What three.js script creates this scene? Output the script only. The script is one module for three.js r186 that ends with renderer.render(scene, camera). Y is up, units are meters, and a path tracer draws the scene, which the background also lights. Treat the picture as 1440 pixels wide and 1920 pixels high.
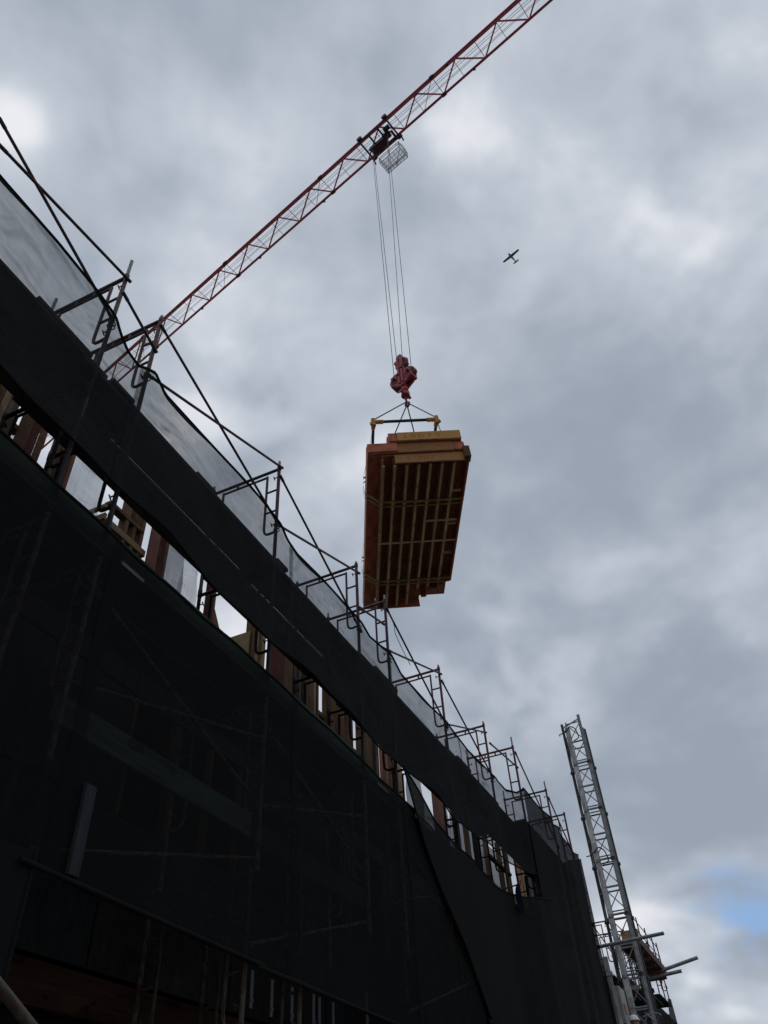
import * as THREE from 'three';
import { mergeGeometries } from 'three/addons/utils/BufferGeometryUtils.js';
import { MarchingCubes } from 'three/addons/objects/MarchingCubes.js';

// ---------------------------------------------------------------- camera, sky, sun, exposure
// x runs along the facade (away from the viewer), y is up, -z goes into the building; the eye is 1.6 m above the street
const scene = new THREE.Scene();
const camera = new THREE.PerspectiveCamera(67.0, 0.75, 0.1, 2000);
camera.position.set(0, 1.6, 0);
camera.up.set(-0.60379, 0.72924, 0.32194);
camera.lookAt(0.67809, 1.6 + 0.68219, -0.27351);
const renderer = new THREE.WebGLRenderer({ antialias: true });
renderer.toneMapping = THREE.LinearToneMapping;
renderer.toneMappingExposure = 1.0;
renderer.shadowMap.enabled = true;

let seed = 7;
const rnd = () => { seed = (seed * 1664525 + 1013904223) >>> 0; return seed / 4294967296; };
const rr = (a, b) => a + (b - a) * rnd();
// value noise on an integer lattice (3-D), smooth
function hash3(x, y, z) { let h = (x * 374761393 + y * 668265263 + z * 1442695041) | 0; h = Math.imul(h ^ (h >>> 13), 1274126177); h ^= h >>> 16; return (h >>> 0) / 4294967296; }
function vnoise(x, y, z = 0) {
  const xi = Math.floor(x), yi = Math.floor(y), zi = Math.floor(z);
  let fx = x - xi, fy = y - yi, fz = z - zi;
  fx = fx * fx * fx * (fx * (fx * 6 - 15) + 10); fy = fy * fy * fy * (fy * (fy * 6 - 15) + 10); fz = fz * fz * fz * (fz * (fz * 6 - 15) + 10);
  const l = (a, b, t) => a + (b - a) * t;
  const h = (i, j, k) => hash3(xi + i, yi + j, zi + k);
  return l(l(l(h(0, 0, 0), h(1, 0, 0), fx), l(h(0, 1, 0), h(1, 1, 0), fx), fy), l(l(h(0, 0, 1), h(1, 0, 1), fx), l(h(0, 1, 1), h(1, 1, 1), fx), fy), fz);
}
function fbm(x, y, z, n) { let s = 0, a = 0.5, t = 0; for (let i = 0; i < n; i++) { s += a * vnoise(x, y, z); t += a; a *= 0.53; x = x * 2.03 + 17.1; y = y * 2.03 + 5.3; z = z * 2.03 + 9.7; } return s / t; }
const smooth = (a, b, x) => { const t = Math.min(1, Math.max(0, (x - a) / (b - a))); return t * t * (3 - 2 * t); };

// overcast sky: soft grey stratocumulus, brighter where the layer is thin, one torn hole with blue behind it
function makeSky() {
  const W = 1536, H = 768, data = new Float32Array(W * H * 4);
  // [direction x, y, z, spread in degrees, thin (+) or thick (-)]
  const lobes = [[0.144, 0.886, -0.441, 1.7, 0.6], [0.285, 0.928, -0.24, 4, 0.28], [0.221, 0.92, -0.325, 5, 0.16], [0.377, 0.926, -0.008, 3.2, 0.3], [0.434, 0.9, 0.043, 5, 0.12], [0.402, 0.912, -0.077, 3, -0.16], [0.451, 0.892, -0.03, 4, -0.16], [0.688, 0.724, 0.055, 8, -0.12], [0.918, 0.397, 0.024, 8, -0.2], [0.927, 0.364, -0.091, 6, -0.12], [0.874, 0.464, -0.146, 3.5, 0.3], [0.877, 0.472, -0.091, 3, 0.15], [0.636, 0.735, -0.236, 3.2, 0.24], [0.622, 0.714, -0.322, 4, 0.2], [0.832, 0.549, 0.08, 4.5, 0.16], [0.852, 0.511, 0.113, 4, 0.18], [0.089, 0.918, -0.385, 6, -0.12], [0.2, 0.949, -0.244, 6, -0.1], [0.275, 0.958, -0.084, 5, -0.08], [0.512, 0.837, 0.194, 8, 0.06], [0.566, 0.808, 0.165, 3, 0.12], [0.493, 0.832, -0.253, 5, -0.06], [0.698, 0.712, -0.073, 6, -0.08], [0.761, 0.64, -0.105, 5, 0.06], [0.352, 0.867, -0.352, 5, 0.12], [0.27, 0.902, -0.336, 4, -0.14], [0.258, 0.854, -0.451, 5, -0.12], [0.402, 0.877, -0.263, 5, -0.1], [0.469, 0.765, -0.442, 3, 0.22], [0.983, 0.17, -0.072, 4, 0.12], [0.954, 0.298, 0.031, 5, -0.1], [0.8, 0.557, -0.225, 4, 0.05], [0.891, 0.4, -0.217, 3, -0.1], [0.756, 0.652, 0.061, 6, -0.05]]
    .map(([x, y, z, s, a]) => { const l = Math.hypot(x, y, z); return [x / l, y / l, z / l, Math.cos(s * 2.6 * Math.PI / 180), 2 / Math.pow(s * Math.PI / 180, 2), a]; });
  const holes = [[0.974, 0.226, -0.016, 2.5], [0.974, 0.212, 0.02, 2.6], [0.2, 0.2, 0.96, 5], [-0.8, 0.25, -0.5, 4]].map(([x, y, z, s]) => { const l = Math.hypot(x, y, z); return [x / l, y / l, z / l, s * Math.PI / 180]; });
  for (let j = 0; j < H; j++) {
    const lat = ((j + 0.5) / H - 0.5) * Math.PI, y = Math.sin(lat), c = Math.cos(lat);
    for (let i = 0; i < W; i++) {
      const o = (j * W + i) * 4;
      if (y <= 0) { data[o] = 0.40; data[o + 1] = 0.44; data[o + 2] = 0.49; data[o + 3] = 1; continue; }
      const lon = ((i + 0.5) / W - 0.5) * 2 * Math.PI, x = Math.cos(lon) * c, z = Math.sin(lon) * c;
      const k = 1 / (y + 0.28), px = x * k * 3.4, pz = z * k * 3.4;
      const wx = fbm(px * 0.8 + 3.1, pz * 0.8, 1.5, 3) - 0.5, wz = fbm(px * 0.8 - 7.7, pz * 0.8 + 2.2, 4.5, 3) - 0.5;
      const big = fbm(px * 0.8 + wx * 0.5, pz * 0.8 + wz * 0.5, 0.4, 3);
      const mid = fbm(px * 1.55 + wx * 1.1, pz * 1.55 + wz * 1.1, 2.4, 6);
      const sml = fbm(px * 5.2 + wx * 1.4, pz * 5.2 + wz * 1.4, 7.9, 5);
      let t = 0.51 + (big - 0.5) * 1.0 + (mid - 0.5) * (0.75 + 0.9 * big) + (sml - 0.5) * (0.2 + 0.5 * big);
      const rag = 0.25 + 1.5 * mid;
      // the lobes are bent by the same noise that shapes the cloud
      let qx = x + wx * 0.07 + (mid - 0.5) * 0.05, qy = y, qz = z + wz * 0.07 + (sml - 0.5) * 0.05; const ql = 1 / Math.hypot(qx, qy, qz); qx *= ql; qy *= ql; qz *= ql;
      for (const L of lobes) { const d = qx * L[0] + qy * L[1] + qz * L[2]; if (d > L[3]) t += 1.1 * L[5] * rag * Math.exp((d - 1) * L[4]); }
      t = Math.max(0, t);
      const u = smooth(0.0, 0.98, t), hi = smooth(0.66, 1.25, t);
      let r = 0.312 + 0.272 * u + 0.25 * hi, g = 0.362 + 0.268 * u + 0.21 * hi, b = 0.437 + 0.268 * u + 0.175 * hi;
      let hole = 0;
      for (const h of holes) { const d = Math.acos(Math.min(1, qx * h[0] + qy * h[1] + qz * h[2])); hole += Math.exp(-d * d / (h[3] * h[3])); }
      hole = smooth(0.12, 1.15, hole * (0.15 + 1.2 * mid) + (sml - 0.5) * 0.9 * Math.min(1, hole * 1.5)) * 0.85;
      r += (0.25 - r) * hole; g += (0.43 - g) * hole; b += (0.73 - b) * hole;
      data[o] = r; data[o + 1] = g; data[o + 2] = b; data[o + 3] = 1;
    }
  }
  const t = new THREE.DataTexture(data, W, H, THREE.RGBAFormat, THREE.FloatType);
  t.mapping = THREE.EquirectangularReflectionMapping; t.magFilter = THREE.LinearFilter; t.minFilter = THREE.LinearFilter; t.needsUpdate = true;
  return t;
}
const sky = makeSky();
scene.background = sky; scene.environment = sky; scene.environmentIntensity = 1;
const sun = new THREE.DirectionalLight(new THREE.Color(1, 0.95, 0.88), 0.5);
sun.position.set(30, 85, -45); sun.target.position.set(0, 0, 0);
sun.castShadow = true; sun.shadow.radius = 40; sun.shadow.mapSize.set(2048, 2048);
Object.assign(sun.shadow.camera, { left: -60, right: 60, top: 60, bottom: -60, near: 1, far: 250 });
scene.add(sun, sun.target);

// ---------------------------------------------------------------- textures and materials
function tex(w, h, fn, srgb = true) {
  const d = new Uint8Array(w * h * 4);
  for (let j = 0; j < h; j++) for (let i = 0; i < w; i++) { const c = fn(i / w, j / h, i, j), o = (j * w + i) * 4; d[o] = c[0] * 255; d[o + 1] = c[1] * 255; d[o + 2] = c[2] * 255; d[o + 3] = 255; }
  const t = new THREE.DataTexture(d, w, h, THREE.RGBAFormat); t.wrapS = t.wrapT = THREE.RepeatWrapping; t.magFilter = THREE.LinearFilter; t.minFilter = THREE.LinearMipmapLinearFilter;
  if (srgb) t.colorSpace = THREE.SRGBColorSpace; t.needsUpdate = true; return t;
}
const clamp = x => Math.min(1, Math.max(0, x));
const grey = v => { v = clamp(v); return [v, v, v]; };
// seamless: noise blended over the wrap
const wrapN = (u, v, sx, sy, z, n) => { const a = fbm(u * sx, v * sy, z, n), b = fbm((u - 1) * sx, v * sy, z, n), c = fbm(u * sx, (v - 1) * sy, z, n), d = fbm((u - 1) * sx, (v - 1) * sy, z, n); return a * (1 - u) * (1 - v) + b * u * (1 - v) + c * (1 - u) * v + d * u * v; };
const grainT = tex(256, 256, (u, v) => { const g = wrapN(u, v, 6, 70, 1, 4), k = wrapN(u, v, 3, 9, 5, 3), s = smooth(0.62, 0.7, wrapN(u, v, 9, 12, 8, 3)); return grey(0.80 + (g - 0.5) * 0.5 + (k - 0.5) * 0.5 - s * 0.2); });
const plyT = tex(256, 256, (u, v) => { const g = wrapN(u, v, 60, 8, 2, 4), k = wrapN(u, v, 5, 4, 3, 4), o = wrapN(u, v, 30, 30, 7, 2); return grey(0.78 + (g - 0.5) * 0.34 + (k - 0.5) * 0.5 + (o - 0.5) * 0.2); });
const mottleT = tex(256, 256, (u, v) => { const a = wrapN(u, v, 5, 5, 1, 5), b = wrapN(u, v, 26, 26, 4, 3); return grey(0.72 + (a - 0.5) * 0.7 + (b - 0.5) * 0.35); });
const rustT = tex(256, 256, (u, v) => { const a = smooth(0.5, 0.64, wrapN(u, v, 9, 9, 2, 5)), b = wrapN(u, v, 30, 30, 6, 3); const m = 0.85 + (b - 0.5) * 0.5; return [m * (1 - 0.1 * a), m * (1 - 0.38 * a), m * (1 - 0.5 * a)].map(clamp); });
const roughT = tex(128, 128, (u, v) => grey(0.75 + (wrapN(u, v, 8, 8, 9, 4) - 0.5) * 0.7), false);
const groundT = tex(512, 512, (u, v) => { const a = wrapN(u, v, 6, 6, 1, 6), b = wrapN(u, v, 60, 60, 4, 3); return grey(0.8 + (a - 0.5) * 0.5 + (b - 0.5) * 0.35); });
// woven sheet: how dense the cloth is, with pulled threads and soft diagonal creases
const weave = (lo, hi, cr) => tex(512, 512, (u, v) => {
  const bend = wrapN(u, v, 3, 3, 3, 3), cre = wrapN(u + bend * 0.05, v, 4, 42, 5, 4), fine = wrapN(u, v, 10, 120, 8, 2), blot = wrapN(u, v, 4, 4, 1, 4), up = wrapN(u, v, 90, 5, 2, 2);
  return grey(lo + (hi - lo) * clamp(0.35 + (blot - 0.5) * 0.9) + cr * (smooth(0.56, 0.74, cre) * 0.30 + (fine - 0.5) * 0.28 + (up - 0.5) * 0.22));
}, false);
const guardA = tex(512, 512, (u, v) => {
  const b1 = wrapN(u, v, 3, 4, 3, 3) - 0.5, b2 = wrapN(u, v, 5, 3, 6, 3) - 0.5;
  const cre = wrapN(u + b2 * 0.2, v + b1 * 0.12, 5, 46, 5, 4), cr2 = wrapN(u + b1 * 0.1, v + u * 0 + b2 * 0.25, 14, 26, 8, 3), blot = wrapN(u, v, 4, 4, 1, 4), fine = wrapN(u, v, 70, 90, 2, 2);
  return grey(0.60 + (blot - 0.5) * 0.22 + smooth(0.52, 0.72, cre) * 0.13 - smooth(0.5, 0.3, cre) * 0.05 + smooth(0.58, 0.7, cr2) * 0.09 + (fine - 0.5) * 0.16);
}, false), heavyA = weave(0.935, 0.99, 0.1), mainA = weave(0.66, 0.84, 0.3), tarpA = weave(0.48, 0.62, 0.8), greyA = weave(0.78, 0.9, 0.4);
// chalk and crayon writing on the ends of boards
function scrawl(text, w, h, ink, paper, seedz) {
  const c = document.createElement('canvas'); c.width = w; c.height = h; const g = c.getContext('2d');
  g.fillStyle = paper; g.fillRect(0, 0, w, h);
  for (let i = 0; i < 220; i++) { const y = h * hash3(i, seedz, 1); g.fillStyle = `rgba(60,30,10,${0.04 + 0.08 * hash3(i, seedz, 2)})`; g.fillRect(w * hash3(i, seedz, 3) - 80, y, 60 + 260 * hash3(i, seedz, 4), 1 + 2 * hash3(i, seedz, 5)); }
  g.fillStyle = ink; g.font = `${Math.round(h * 0.66)}px sans-serif`; g.textAlign = 'center'; g.textBaseline = 'middle';
  text.forEach(([s, x, y, k]) => { g.save(); g.translate(w * x, h * y); g.scale(k || 1, 1); g.fillText(s, 0, 0); g.restore(); });
  const t = new THREE.CanvasTexture(c); t.colorSpace = THREE.SRGBColorSpace; return t;
}

const col = (r, g, b) => new THREE.Color().setRGB(r, g, b);
const std = (c, o = {}) => new THREE.MeshStandardMaterial({ color: col(...c), roughness: 0.8, metalness: 0, ...o });
// cloth, raw boards and dirt hardly shine
const dull = (c, o = {}) => new THREE.MeshPhysicalMaterial({ color: col(...c), roughness: 1, metalness: 0, specularIntensity: 0.12, ...o });
const M = {
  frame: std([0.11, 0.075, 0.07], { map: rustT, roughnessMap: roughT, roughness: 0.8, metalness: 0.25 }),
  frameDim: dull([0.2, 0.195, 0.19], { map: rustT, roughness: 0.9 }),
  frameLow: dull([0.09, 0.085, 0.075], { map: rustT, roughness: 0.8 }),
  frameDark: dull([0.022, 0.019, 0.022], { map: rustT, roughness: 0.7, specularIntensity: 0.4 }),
  frameRed: std([0.13, 0.04, 0.045], { map: rustT, roughness: 0.7, metalness: 0.2 }),
  brace: std([0.06, 0.03, 0.042], { map: rustT, roughness: 0.6, metalness: 0.3 }),
  galv: std([0.42, 0.42, 0.42], { map: mottleT, roughness: 0.5, metalness: 0.5 }),
  pale: std([0.5, 0.49, 0.46], { map: mottleT, roughness: 0.6 }),
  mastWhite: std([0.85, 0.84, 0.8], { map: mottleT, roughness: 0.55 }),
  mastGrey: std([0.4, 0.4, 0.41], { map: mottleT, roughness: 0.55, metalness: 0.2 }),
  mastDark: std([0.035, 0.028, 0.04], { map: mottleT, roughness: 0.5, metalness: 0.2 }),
  crane: std([0.8, 0.085, 0.12], { map: mottleT, roughness: 0.5 }),
  craneDark: std([0.13, 0.015, 0.025], { map: mottleT, roughness: 0.55 }),
  hook: std([0.6, 0.06, 0.075], { map: mottleT, roughness: 0.45 }),
  rope: std([0.06, 0.06, 0.065], { roughness: 0.6 }),
  steel: std([0.05, 0.05, 0.055], { map: mottleT, roughness: 0.5, metalness: 0.4 }),
  cage: std([0.17, 0.17, 0.18], { roughness: 0.5, metalness: 0.3 }),
  mesh: std([0.3, 0.31, 0.33], { roughness: 0.7, transparent: true, opacity: 0.35, side: THREE.DoubleSide }),
  plank: dull([0.13, 0.12, 0.105], { map: grainT, roughness: 0.9 }),
  plank2: dull([0.095, 0.095, 0.09], { map: grainT, roughness: 0.9 }),
  green: dull([0.05, 0.085, 0.06], { map: grainT, roughness: 0.85 }),
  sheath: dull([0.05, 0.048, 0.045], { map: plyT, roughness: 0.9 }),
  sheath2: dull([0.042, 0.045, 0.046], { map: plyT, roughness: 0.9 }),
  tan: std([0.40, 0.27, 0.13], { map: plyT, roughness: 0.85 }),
  stud: std([0.34, 0.21, 0.10], { map: grainT, roughness: 0.85 }),
  studDark: dull([0.2, 0.125, 0.07], { map: grainT, roughness: 0.85 }),
  redply: std([0.24, 0.085, 0.05], { map: plyT, roughness: 0.85 }),
  redply2: dull([0.16, 0.06, 0.05], { map: plyT, roughness: 0.85 }),
  brownply: dull([0.2, 0.11, 0.07], { map: plyT, roughness: 0.85 }),
  brownBeam: dull([0.055, 0.03, 0.02], { map: grainT }),
  rustPole: std([0.07, 0.05, 0.035], { map: rustT, roughness: 0.6 }),
  orange: std([0.42, 0.17, 0.07], { map: plyT, roughness: 0.85 }),
  lvl: std([0.58, 0.16, 0.07], { map: grainT, roughness: 0.75 }),
  osb: dull([0.55, 0.19, 0.105], { map: plyT, roughness: 0.85 }),
  flange: std([0.72, 0.46, 0.23], { map: grainT, roughness: 0.8 }),
  rim: std([0.68, 0.42, 0.19], { map: grainT, roughness: 0.8 }),
  strap: std([0.5, 0.38, 0.06], { map: mottleT, roughness: 0.8 }),
  yellow: std([0.52, 0.3, 0.08], { map: rustT, roughness: 0.6 }),
  rustBeam: std([0.11, 0.04, 0.022], { map: rustT, roughness: 0.8 }),
  orangePanel: std([0.6, 0.09, 0.02], { map: mottleT, roughness: 0.6 }),
  concrete: std([0.29, 0.285, 0.275], { map: groundT, roughness: 0.95 }),
  asphalt: std([0.27, 0.265, 0.25], { map: groundT, roughness: 0.95 }),
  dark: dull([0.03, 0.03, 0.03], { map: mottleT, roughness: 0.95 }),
  guard: dull([0.019, 0.0215, 0.023], { transparent: true, alphaMap: guardA, roughness: 1, side: THREE.DoubleSide }),
  heavy: dull([0.0095, 0.0105, 0.0108], { transparent: true, alphaMap: heavyA, roughness: 1, side: THREE.DoubleSide }),
  main: dull([0.0085, 0.009, 0.0092], { transparent: true, alphaMap: mainA, roughness: 1, side: THREE.DoubleSide }),
  mid: dull([0.0095, 0.0105, 0.0108], { transparent: true, alphaMap: weave(0.78, 0.95, 0.22), roughness: 1, side: THREE.DoubleSide }),
  hem: dull([0.011, 0.0115, 0.011], { roughness: 1, side: THREE.DoubleSide }),
  tarpLight: dull([0.3, 0.31, 0.33], { transparent: true, alphaMap: tarpA, roughness: 1, side: THREE.DoubleSide }),
  tarpGrey: dull([0.24, 0.25, 0.275], { transparent: true, alphaMap: greyA, roughness: 1, side: THREE.DoubleSide }),
  navy: dull([0.008, 0.009, 0.016], { roughness: 1, side: THREE.DoubleSide }),
  skin: std([0.32, 0.18, 0.12], { roughness: 0.7 }),
  vest: std([0.55, 0.14, 0.04], { roughness: 0.9 }),
  helmet: std([0.75, 0.75, 0.73], { roughness: 0.4 }),
  air: std([0.07, 0.065, 0.085], { roughness: 0.5 }),
  strapMetal: dull([0.2, 0.2, 0.22]),
  white: std([0.5, 0.5, 0.52], { roughness: 0.5 }),
};

// ---------------------------------------------------------------- helpers
const V = (x, y, z) => new THREE.Vector3(x, y, z);
const P = (u, y, n) => V(u, y, -n);                              // along the facade, up, into the building
const taken = new Map();
function numbered(name) { const k = taken.get(name) || 0; taken.set(name, k + 1); return k ? `${name}_${String(k).padStart(3, '0')}` : name; }
const shadow = o => { o.castShadow = o.receiveShadow = true; return o; };
function tag(o, label, category, group, kind) { o.userData = { label }; if (category) o.userData.category = category; if (group) o.userData.group = group; if (kind) o.userData.kind = kind; return o; }
function thing(name, label, category, pos = V(0, 0, 0), group) { const o = new THREE.Group(); o.name = numbered(name); o.position.copy(pos); tag(o, label, category, group); scene.add(o); return o; }
const one = g => Array.isArray(g) ? mergeGeometries(g) : g;
// a part in its parent's own axes; absolute() is the same for geometry given in world places
function part(parent, name, geo, mat, label) { const m = shadow(new THREE.Mesh(one(geo), mat)); m.name = name; if (label) m.userData.label = label; parent.add(m); return m; }
function absolute(parent, name, geo, mat, label) { const g = one(geo).clone(); let p = parent; while (p && p !== scene) { g.translate(-p.position.x, -p.position.y, -p.position.z); p = p.parent; } return part(parent, name, g, mat, label); }
function solo(name, geo, mat, label, category, group, kind) { const g = one(geo); g.computeBoundingBox(); const c = g.boundingBox.getCenter(V(0, 0, 0)); c.y = g.boundingBox.min.y; g.translate(-c.x, -c.y, -c.z); const m = shadow(new THREE.Mesh(g, mat)); m.name = numbered(name); m.position.copy(c); tag(m, label, category, group, kind); scene.add(m); return m; }
function tube(a, b, r = 0.024, seg = 8, r2 = r) {
  const d = b.clone().sub(a), L = d.length(), g = new THREE.CylinderGeometry(r2, r, L, seg, 1);
  const uv = g.attributes.uv; for (let i = 0; i < uv.count; i++) uv.setXY(i, uv.getX(i) * 0.2, uv.getY(i) * L);
  g.applyQuaternion(new THREE.Quaternion().setFromUnitVectors(V(0, 1, 0), d.normalize())); g.translate((a.x + b.x) / 2, (a.y + b.y) / 2, (a.z + b.z) / 2); return g;
}
function bent(pts, r = 0.018, n = 20, seg = 7, closed = false) { return new THREE.TubeGeometry(new THREE.CatmullRomCurve3(pts, closed, 'catmullrom', 0.25), n, r, seg, closed); }
// box with uv in metres, the grain along its longest side, edges slightly eased
function box(w, h, d, at = V(0, 0, 0)) {
  const g = new THREE.BoxGeometry(w, h, d), uv = g.attributes.uv, dims = [[d, h], [d, h], [w, d], [w, d], [w, h], [w, h]], ou = rnd(), ov = rnd();
  for (let f = 0; f < 6; f++) for (let k = 0; k < 4; k++) { const i = f * 4 + k; let a = uv.getX(i) * dims[f][0], b = uv.getY(i) * dims[f][1]; if (dims[f][1] > dims[f][0]) [a, b] = [b, a]; uv.setXY(i, a * 0.5 + ou, b * 0.9 + ov); }
  g.translate(at.x, at.y, at.z); return g;
}
function beam(a, b, w, h, up = V(0, 1, 0)) {                     // a square timber from a to b, w across and h in the direction of up
  const d = b.clone().sub(a), L = d.length(), g = box(L, h, w), x = d.normalize(), z = x.clone().cross(up).normalize(), y = z.clone().cross(x);
  g.applyMatrix4(new THREE.Matrix4().makeBasis(x, y, z)); g.translate((a.x + b.x) / 2, (a.y + b.y) / 2, (a.z + b.z) / 2); return g;
}
// a cloth sheet: fn(s, t) gives the place at s along and t up; uv in metres
function sheet(ns, nt, fn, scale = 0.3) {
  const pos = [], uv = [], idx = []; const acc = []; let prev = null, len = 0;
  for (let i = 0; i <= ns; i++) { const p = fn(i / ns, 0); if (prev) len += p.distanceTo(prev); prev = p; acc.push(len); }
  for (let j = 0; j <= nt; j++) for (let i = 0; i <= ns; i++) { const p = fn(i / ns, j / nt), q = fn(i / ns, 0); pos.push(p.x, p.y, p.z); uv.push(acc[i] * scale, p.distanceTo(q) * scale); }
  for (let j = 0; j < nt; j++) for (let i = 0; i < ns; i++) { const a = j * (ns + 1) + i, b = a + 1, c = a + ns + 1, d = c + 1; idx.push(a, b, d, a, d, c); }
  const g = new THREE.BufferGeometry(); g.setAttribute('position', new THREE.Float32BufferAttribute(pos, 3)); g.setAttribute('uv', new THREE.Float32BufferAttribute(uv, 2)); g.setIndex(idx); g.computeVertexNormals(); return g;
}
function lut(knots) { return u => { let i = 0; while (i < knots.length - 2 && u > knots[i + 1][0]) i++; const [a, ya] = knots[i], [b, yb] = knots[i + 1], t = Math.min(1, Math.max(0, (u - a) / (b - a))); return ya + (yb - ya) * t; }; }
const ord = ['first', 'second', 'third', 'fourth', 'fifth', 'sixth', 'seventh', 'eighth', 'ninth', 'tenth', 'eleventh', 'twelfth'];

// ---------------------------------------------------------------- ground
{
  const plane = (w, d, x, y, z, m, name) => { const g = new THREE.PlaneGeometry(w, d, 1, 1); g.rotateX(-Math.PI / 2); const uv = g.attributes.uv; for (let i = 0; i < uv.count; i++) uv.setXY(i, uv.getX(i) * w / 3, uv.getY(i) * d / 3); const o = shadow(new THREE.Mesh(g, m)); o.position.set(x, y, z); o.name = name; o.userData = { kind: 'structure', label: name === 'street' ? 'pale dusty street in front of the scaffold' : 'open ground around the building site' }; scene.add(o); };
  plane(1600, 1600, 0, -0.004, 0, M.asphalt, 'ground');
  plane(400, 14, 60, 0, 4.6, M.concrete, 'street');
}

// ---------------------------------------------------------------- building under construction
const NB = 5.35;                                                // face of the wall framing
const bld = thing('timber_building', 'dark half-built timber building with open stud walls behind the scaffold', 'building', P(8, 0, NB));
{
  const add = (name, geo, mat, label) => absolute(bld, name, geo, mat, label);
  // storeys below: sheathing boards with window openings between them, rim beams, floor decks, dark inside
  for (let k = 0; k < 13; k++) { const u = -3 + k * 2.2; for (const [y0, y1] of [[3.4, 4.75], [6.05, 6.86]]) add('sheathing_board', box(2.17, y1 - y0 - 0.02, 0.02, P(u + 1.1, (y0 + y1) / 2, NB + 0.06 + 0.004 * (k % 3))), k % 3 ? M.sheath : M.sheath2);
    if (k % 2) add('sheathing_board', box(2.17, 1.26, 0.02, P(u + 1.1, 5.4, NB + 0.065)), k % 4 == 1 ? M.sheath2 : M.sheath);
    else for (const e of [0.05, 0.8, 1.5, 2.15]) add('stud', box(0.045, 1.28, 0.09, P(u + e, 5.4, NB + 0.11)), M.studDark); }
  add('rim_beam', box(27, 0.3, 0.1, P(10, 3.17, 5.30)), M.brownBeam, 'brown timber beam over the dark ground floor');
  add('rim_beam', box(27, 0.24, 0.08, P(10, 6.98, NB + 0.07)), M.studDark);
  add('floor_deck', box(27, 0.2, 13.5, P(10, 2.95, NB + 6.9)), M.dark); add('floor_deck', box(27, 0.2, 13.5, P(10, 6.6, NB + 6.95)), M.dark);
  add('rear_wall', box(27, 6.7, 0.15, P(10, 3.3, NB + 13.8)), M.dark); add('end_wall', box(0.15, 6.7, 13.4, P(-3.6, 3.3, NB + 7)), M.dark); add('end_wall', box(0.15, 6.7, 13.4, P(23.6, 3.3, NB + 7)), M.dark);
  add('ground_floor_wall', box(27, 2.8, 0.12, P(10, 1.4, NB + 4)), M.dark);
  for (let k = 0; k < 9; k++) add('post', box(0.12, 2.85, 0.12, P(-2 + k * 3, 1.42, NB + 0.1)), M.sheath);
  // top storey: what stands in the slot under the scaffold deck, in order along the wall
  const y0 = 7.1, y1 = 8.62;
  const panel = (u0, u1, mat, n = NB, top = y1) => add('wall_panel', box(u1 - u0 - 0.012, top - y0, 0.018, P((u0 + u1) / 2, (y0 + top) / 2, n)), mat);
  const stud = (u, w, mat, n = NB + 0.05) => add('stud', box(w, y1 - y0, 0.12, P(u, (y0 + y1) / 2, n)), mat);
  panel(1.2, 2.2, M.redply); panel(2.2, 2.86, M.redply);
  for (const [u, m] of [[2.9, M.stud], [2.99, M.studDark], [3.08, M.stud], [3.2, M.studDark]]) stud(u, 0.075, m);
  add('blocking', box(0.5, 0.06, 0.1, P(3.12, 7.92, NB + 0.06)), M.studDark);
  panel(3.315, 3.47, M.brownply); panel(3.47, 3.57, M.redply2, NB + 0.003); panel(3.57, 3.66, M.brownply);
  stud(3.86, 0.05, M.studDark, NB + 0.02); stud(3.92, 0.07, M.stud); stud(4.035, 0.045, M.redply, NB + 0.01);
  // a framed cross wall reaching in from the facade, seen edge on
  for (const y of [7.66, 7.84, 7.98]) add('joist', beam(P(4.78 - (y - 7.66) * 0.2, y, NB + 0.03), P(4.78 - (y - 7.66) * 0.2, y, NB + 2.4), 0.04, y > 7.9 ? 0.05 : 0.09), y > 7.8 ? M.stud : M.brownply);
  for (const n of [0.25, 0.75, 1.3]) add('stud', box(0.05, 1.0, 0.05, P(5.0 + n * 0.05, 7.7, NB + n)), M.stud);
  add('diagonal_brace', beam(P(5.05, 7.4, NB + 0.6), P(5.3, 8.2, NB + 0.2), 0.05, 0.09), M.stud);
  for (const u of [5.12, 5.26, 5.4]) stud(u, 0.05, M.studDark, NB + 0.12);
  add('top_plate', box(0.7, 0.09, 0.1, P(5.15, 7.83, NB + 0.1)), M.stud); add('top_plate', box(0.62, 0.05, 0.1, P(5.1, 8.12, NB + 0.1)), M.studDark);
  panel(5.47, 5.66, M.redply); panel(5.66, 5.77, M.redply2, NB + 0.003); stud(5.8, 0.05, M.brownply);
  stud(6.79, 0.045, M.redply2, NB + 0.01); stud(6.85, 0.05, M.redply, NB + 0.03); stud(6.9, 0.03, M.brownply, NB + 0.06);
  add('diagonal_brace', beam(P(6.9, 8.05, NB + 0.1), P(7.35, 7.35, NB + 0.1), 0.04, 0.14), M.redply);
  for (let k = 0; k < 3; k++) add('wall_panel', box(0.02, 1.2, 0.6, P(7.81, 8.07 - 0.6, NB + 0.32 + k * 0.61)), M.tan, 'tan plywood cross wall facing left');
  stud(7.87, 0.05, M.studDark); stud(7.97, 0.08, M.tan); stud(8.12, 0.09, M.tan, NB + 0.03); stud(8.04, 0.03, M.studDark, NB + 0.09);
  panel(8.27, 8.5, M.redply2); panel(8.5, 8.76, M.redply2, NB + 0.004);
  panel(8.76, 9.02, M.studDark, NB + 0.006); stud(9.05, 0.05, M.studDark); panel(9.09, 9.2, M.sheath2); stud(9.24, 0.05, M.studDark); panel(9.28, 9.38, M.sheath2, NB + 0.004);
  stud(9.48, 0.06, M.studDark); panel(9.52, 9.68, M.brownply); stud(9.72, 0.06, M.stud); stud(9.82, 0.05, M.brownply);
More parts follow.
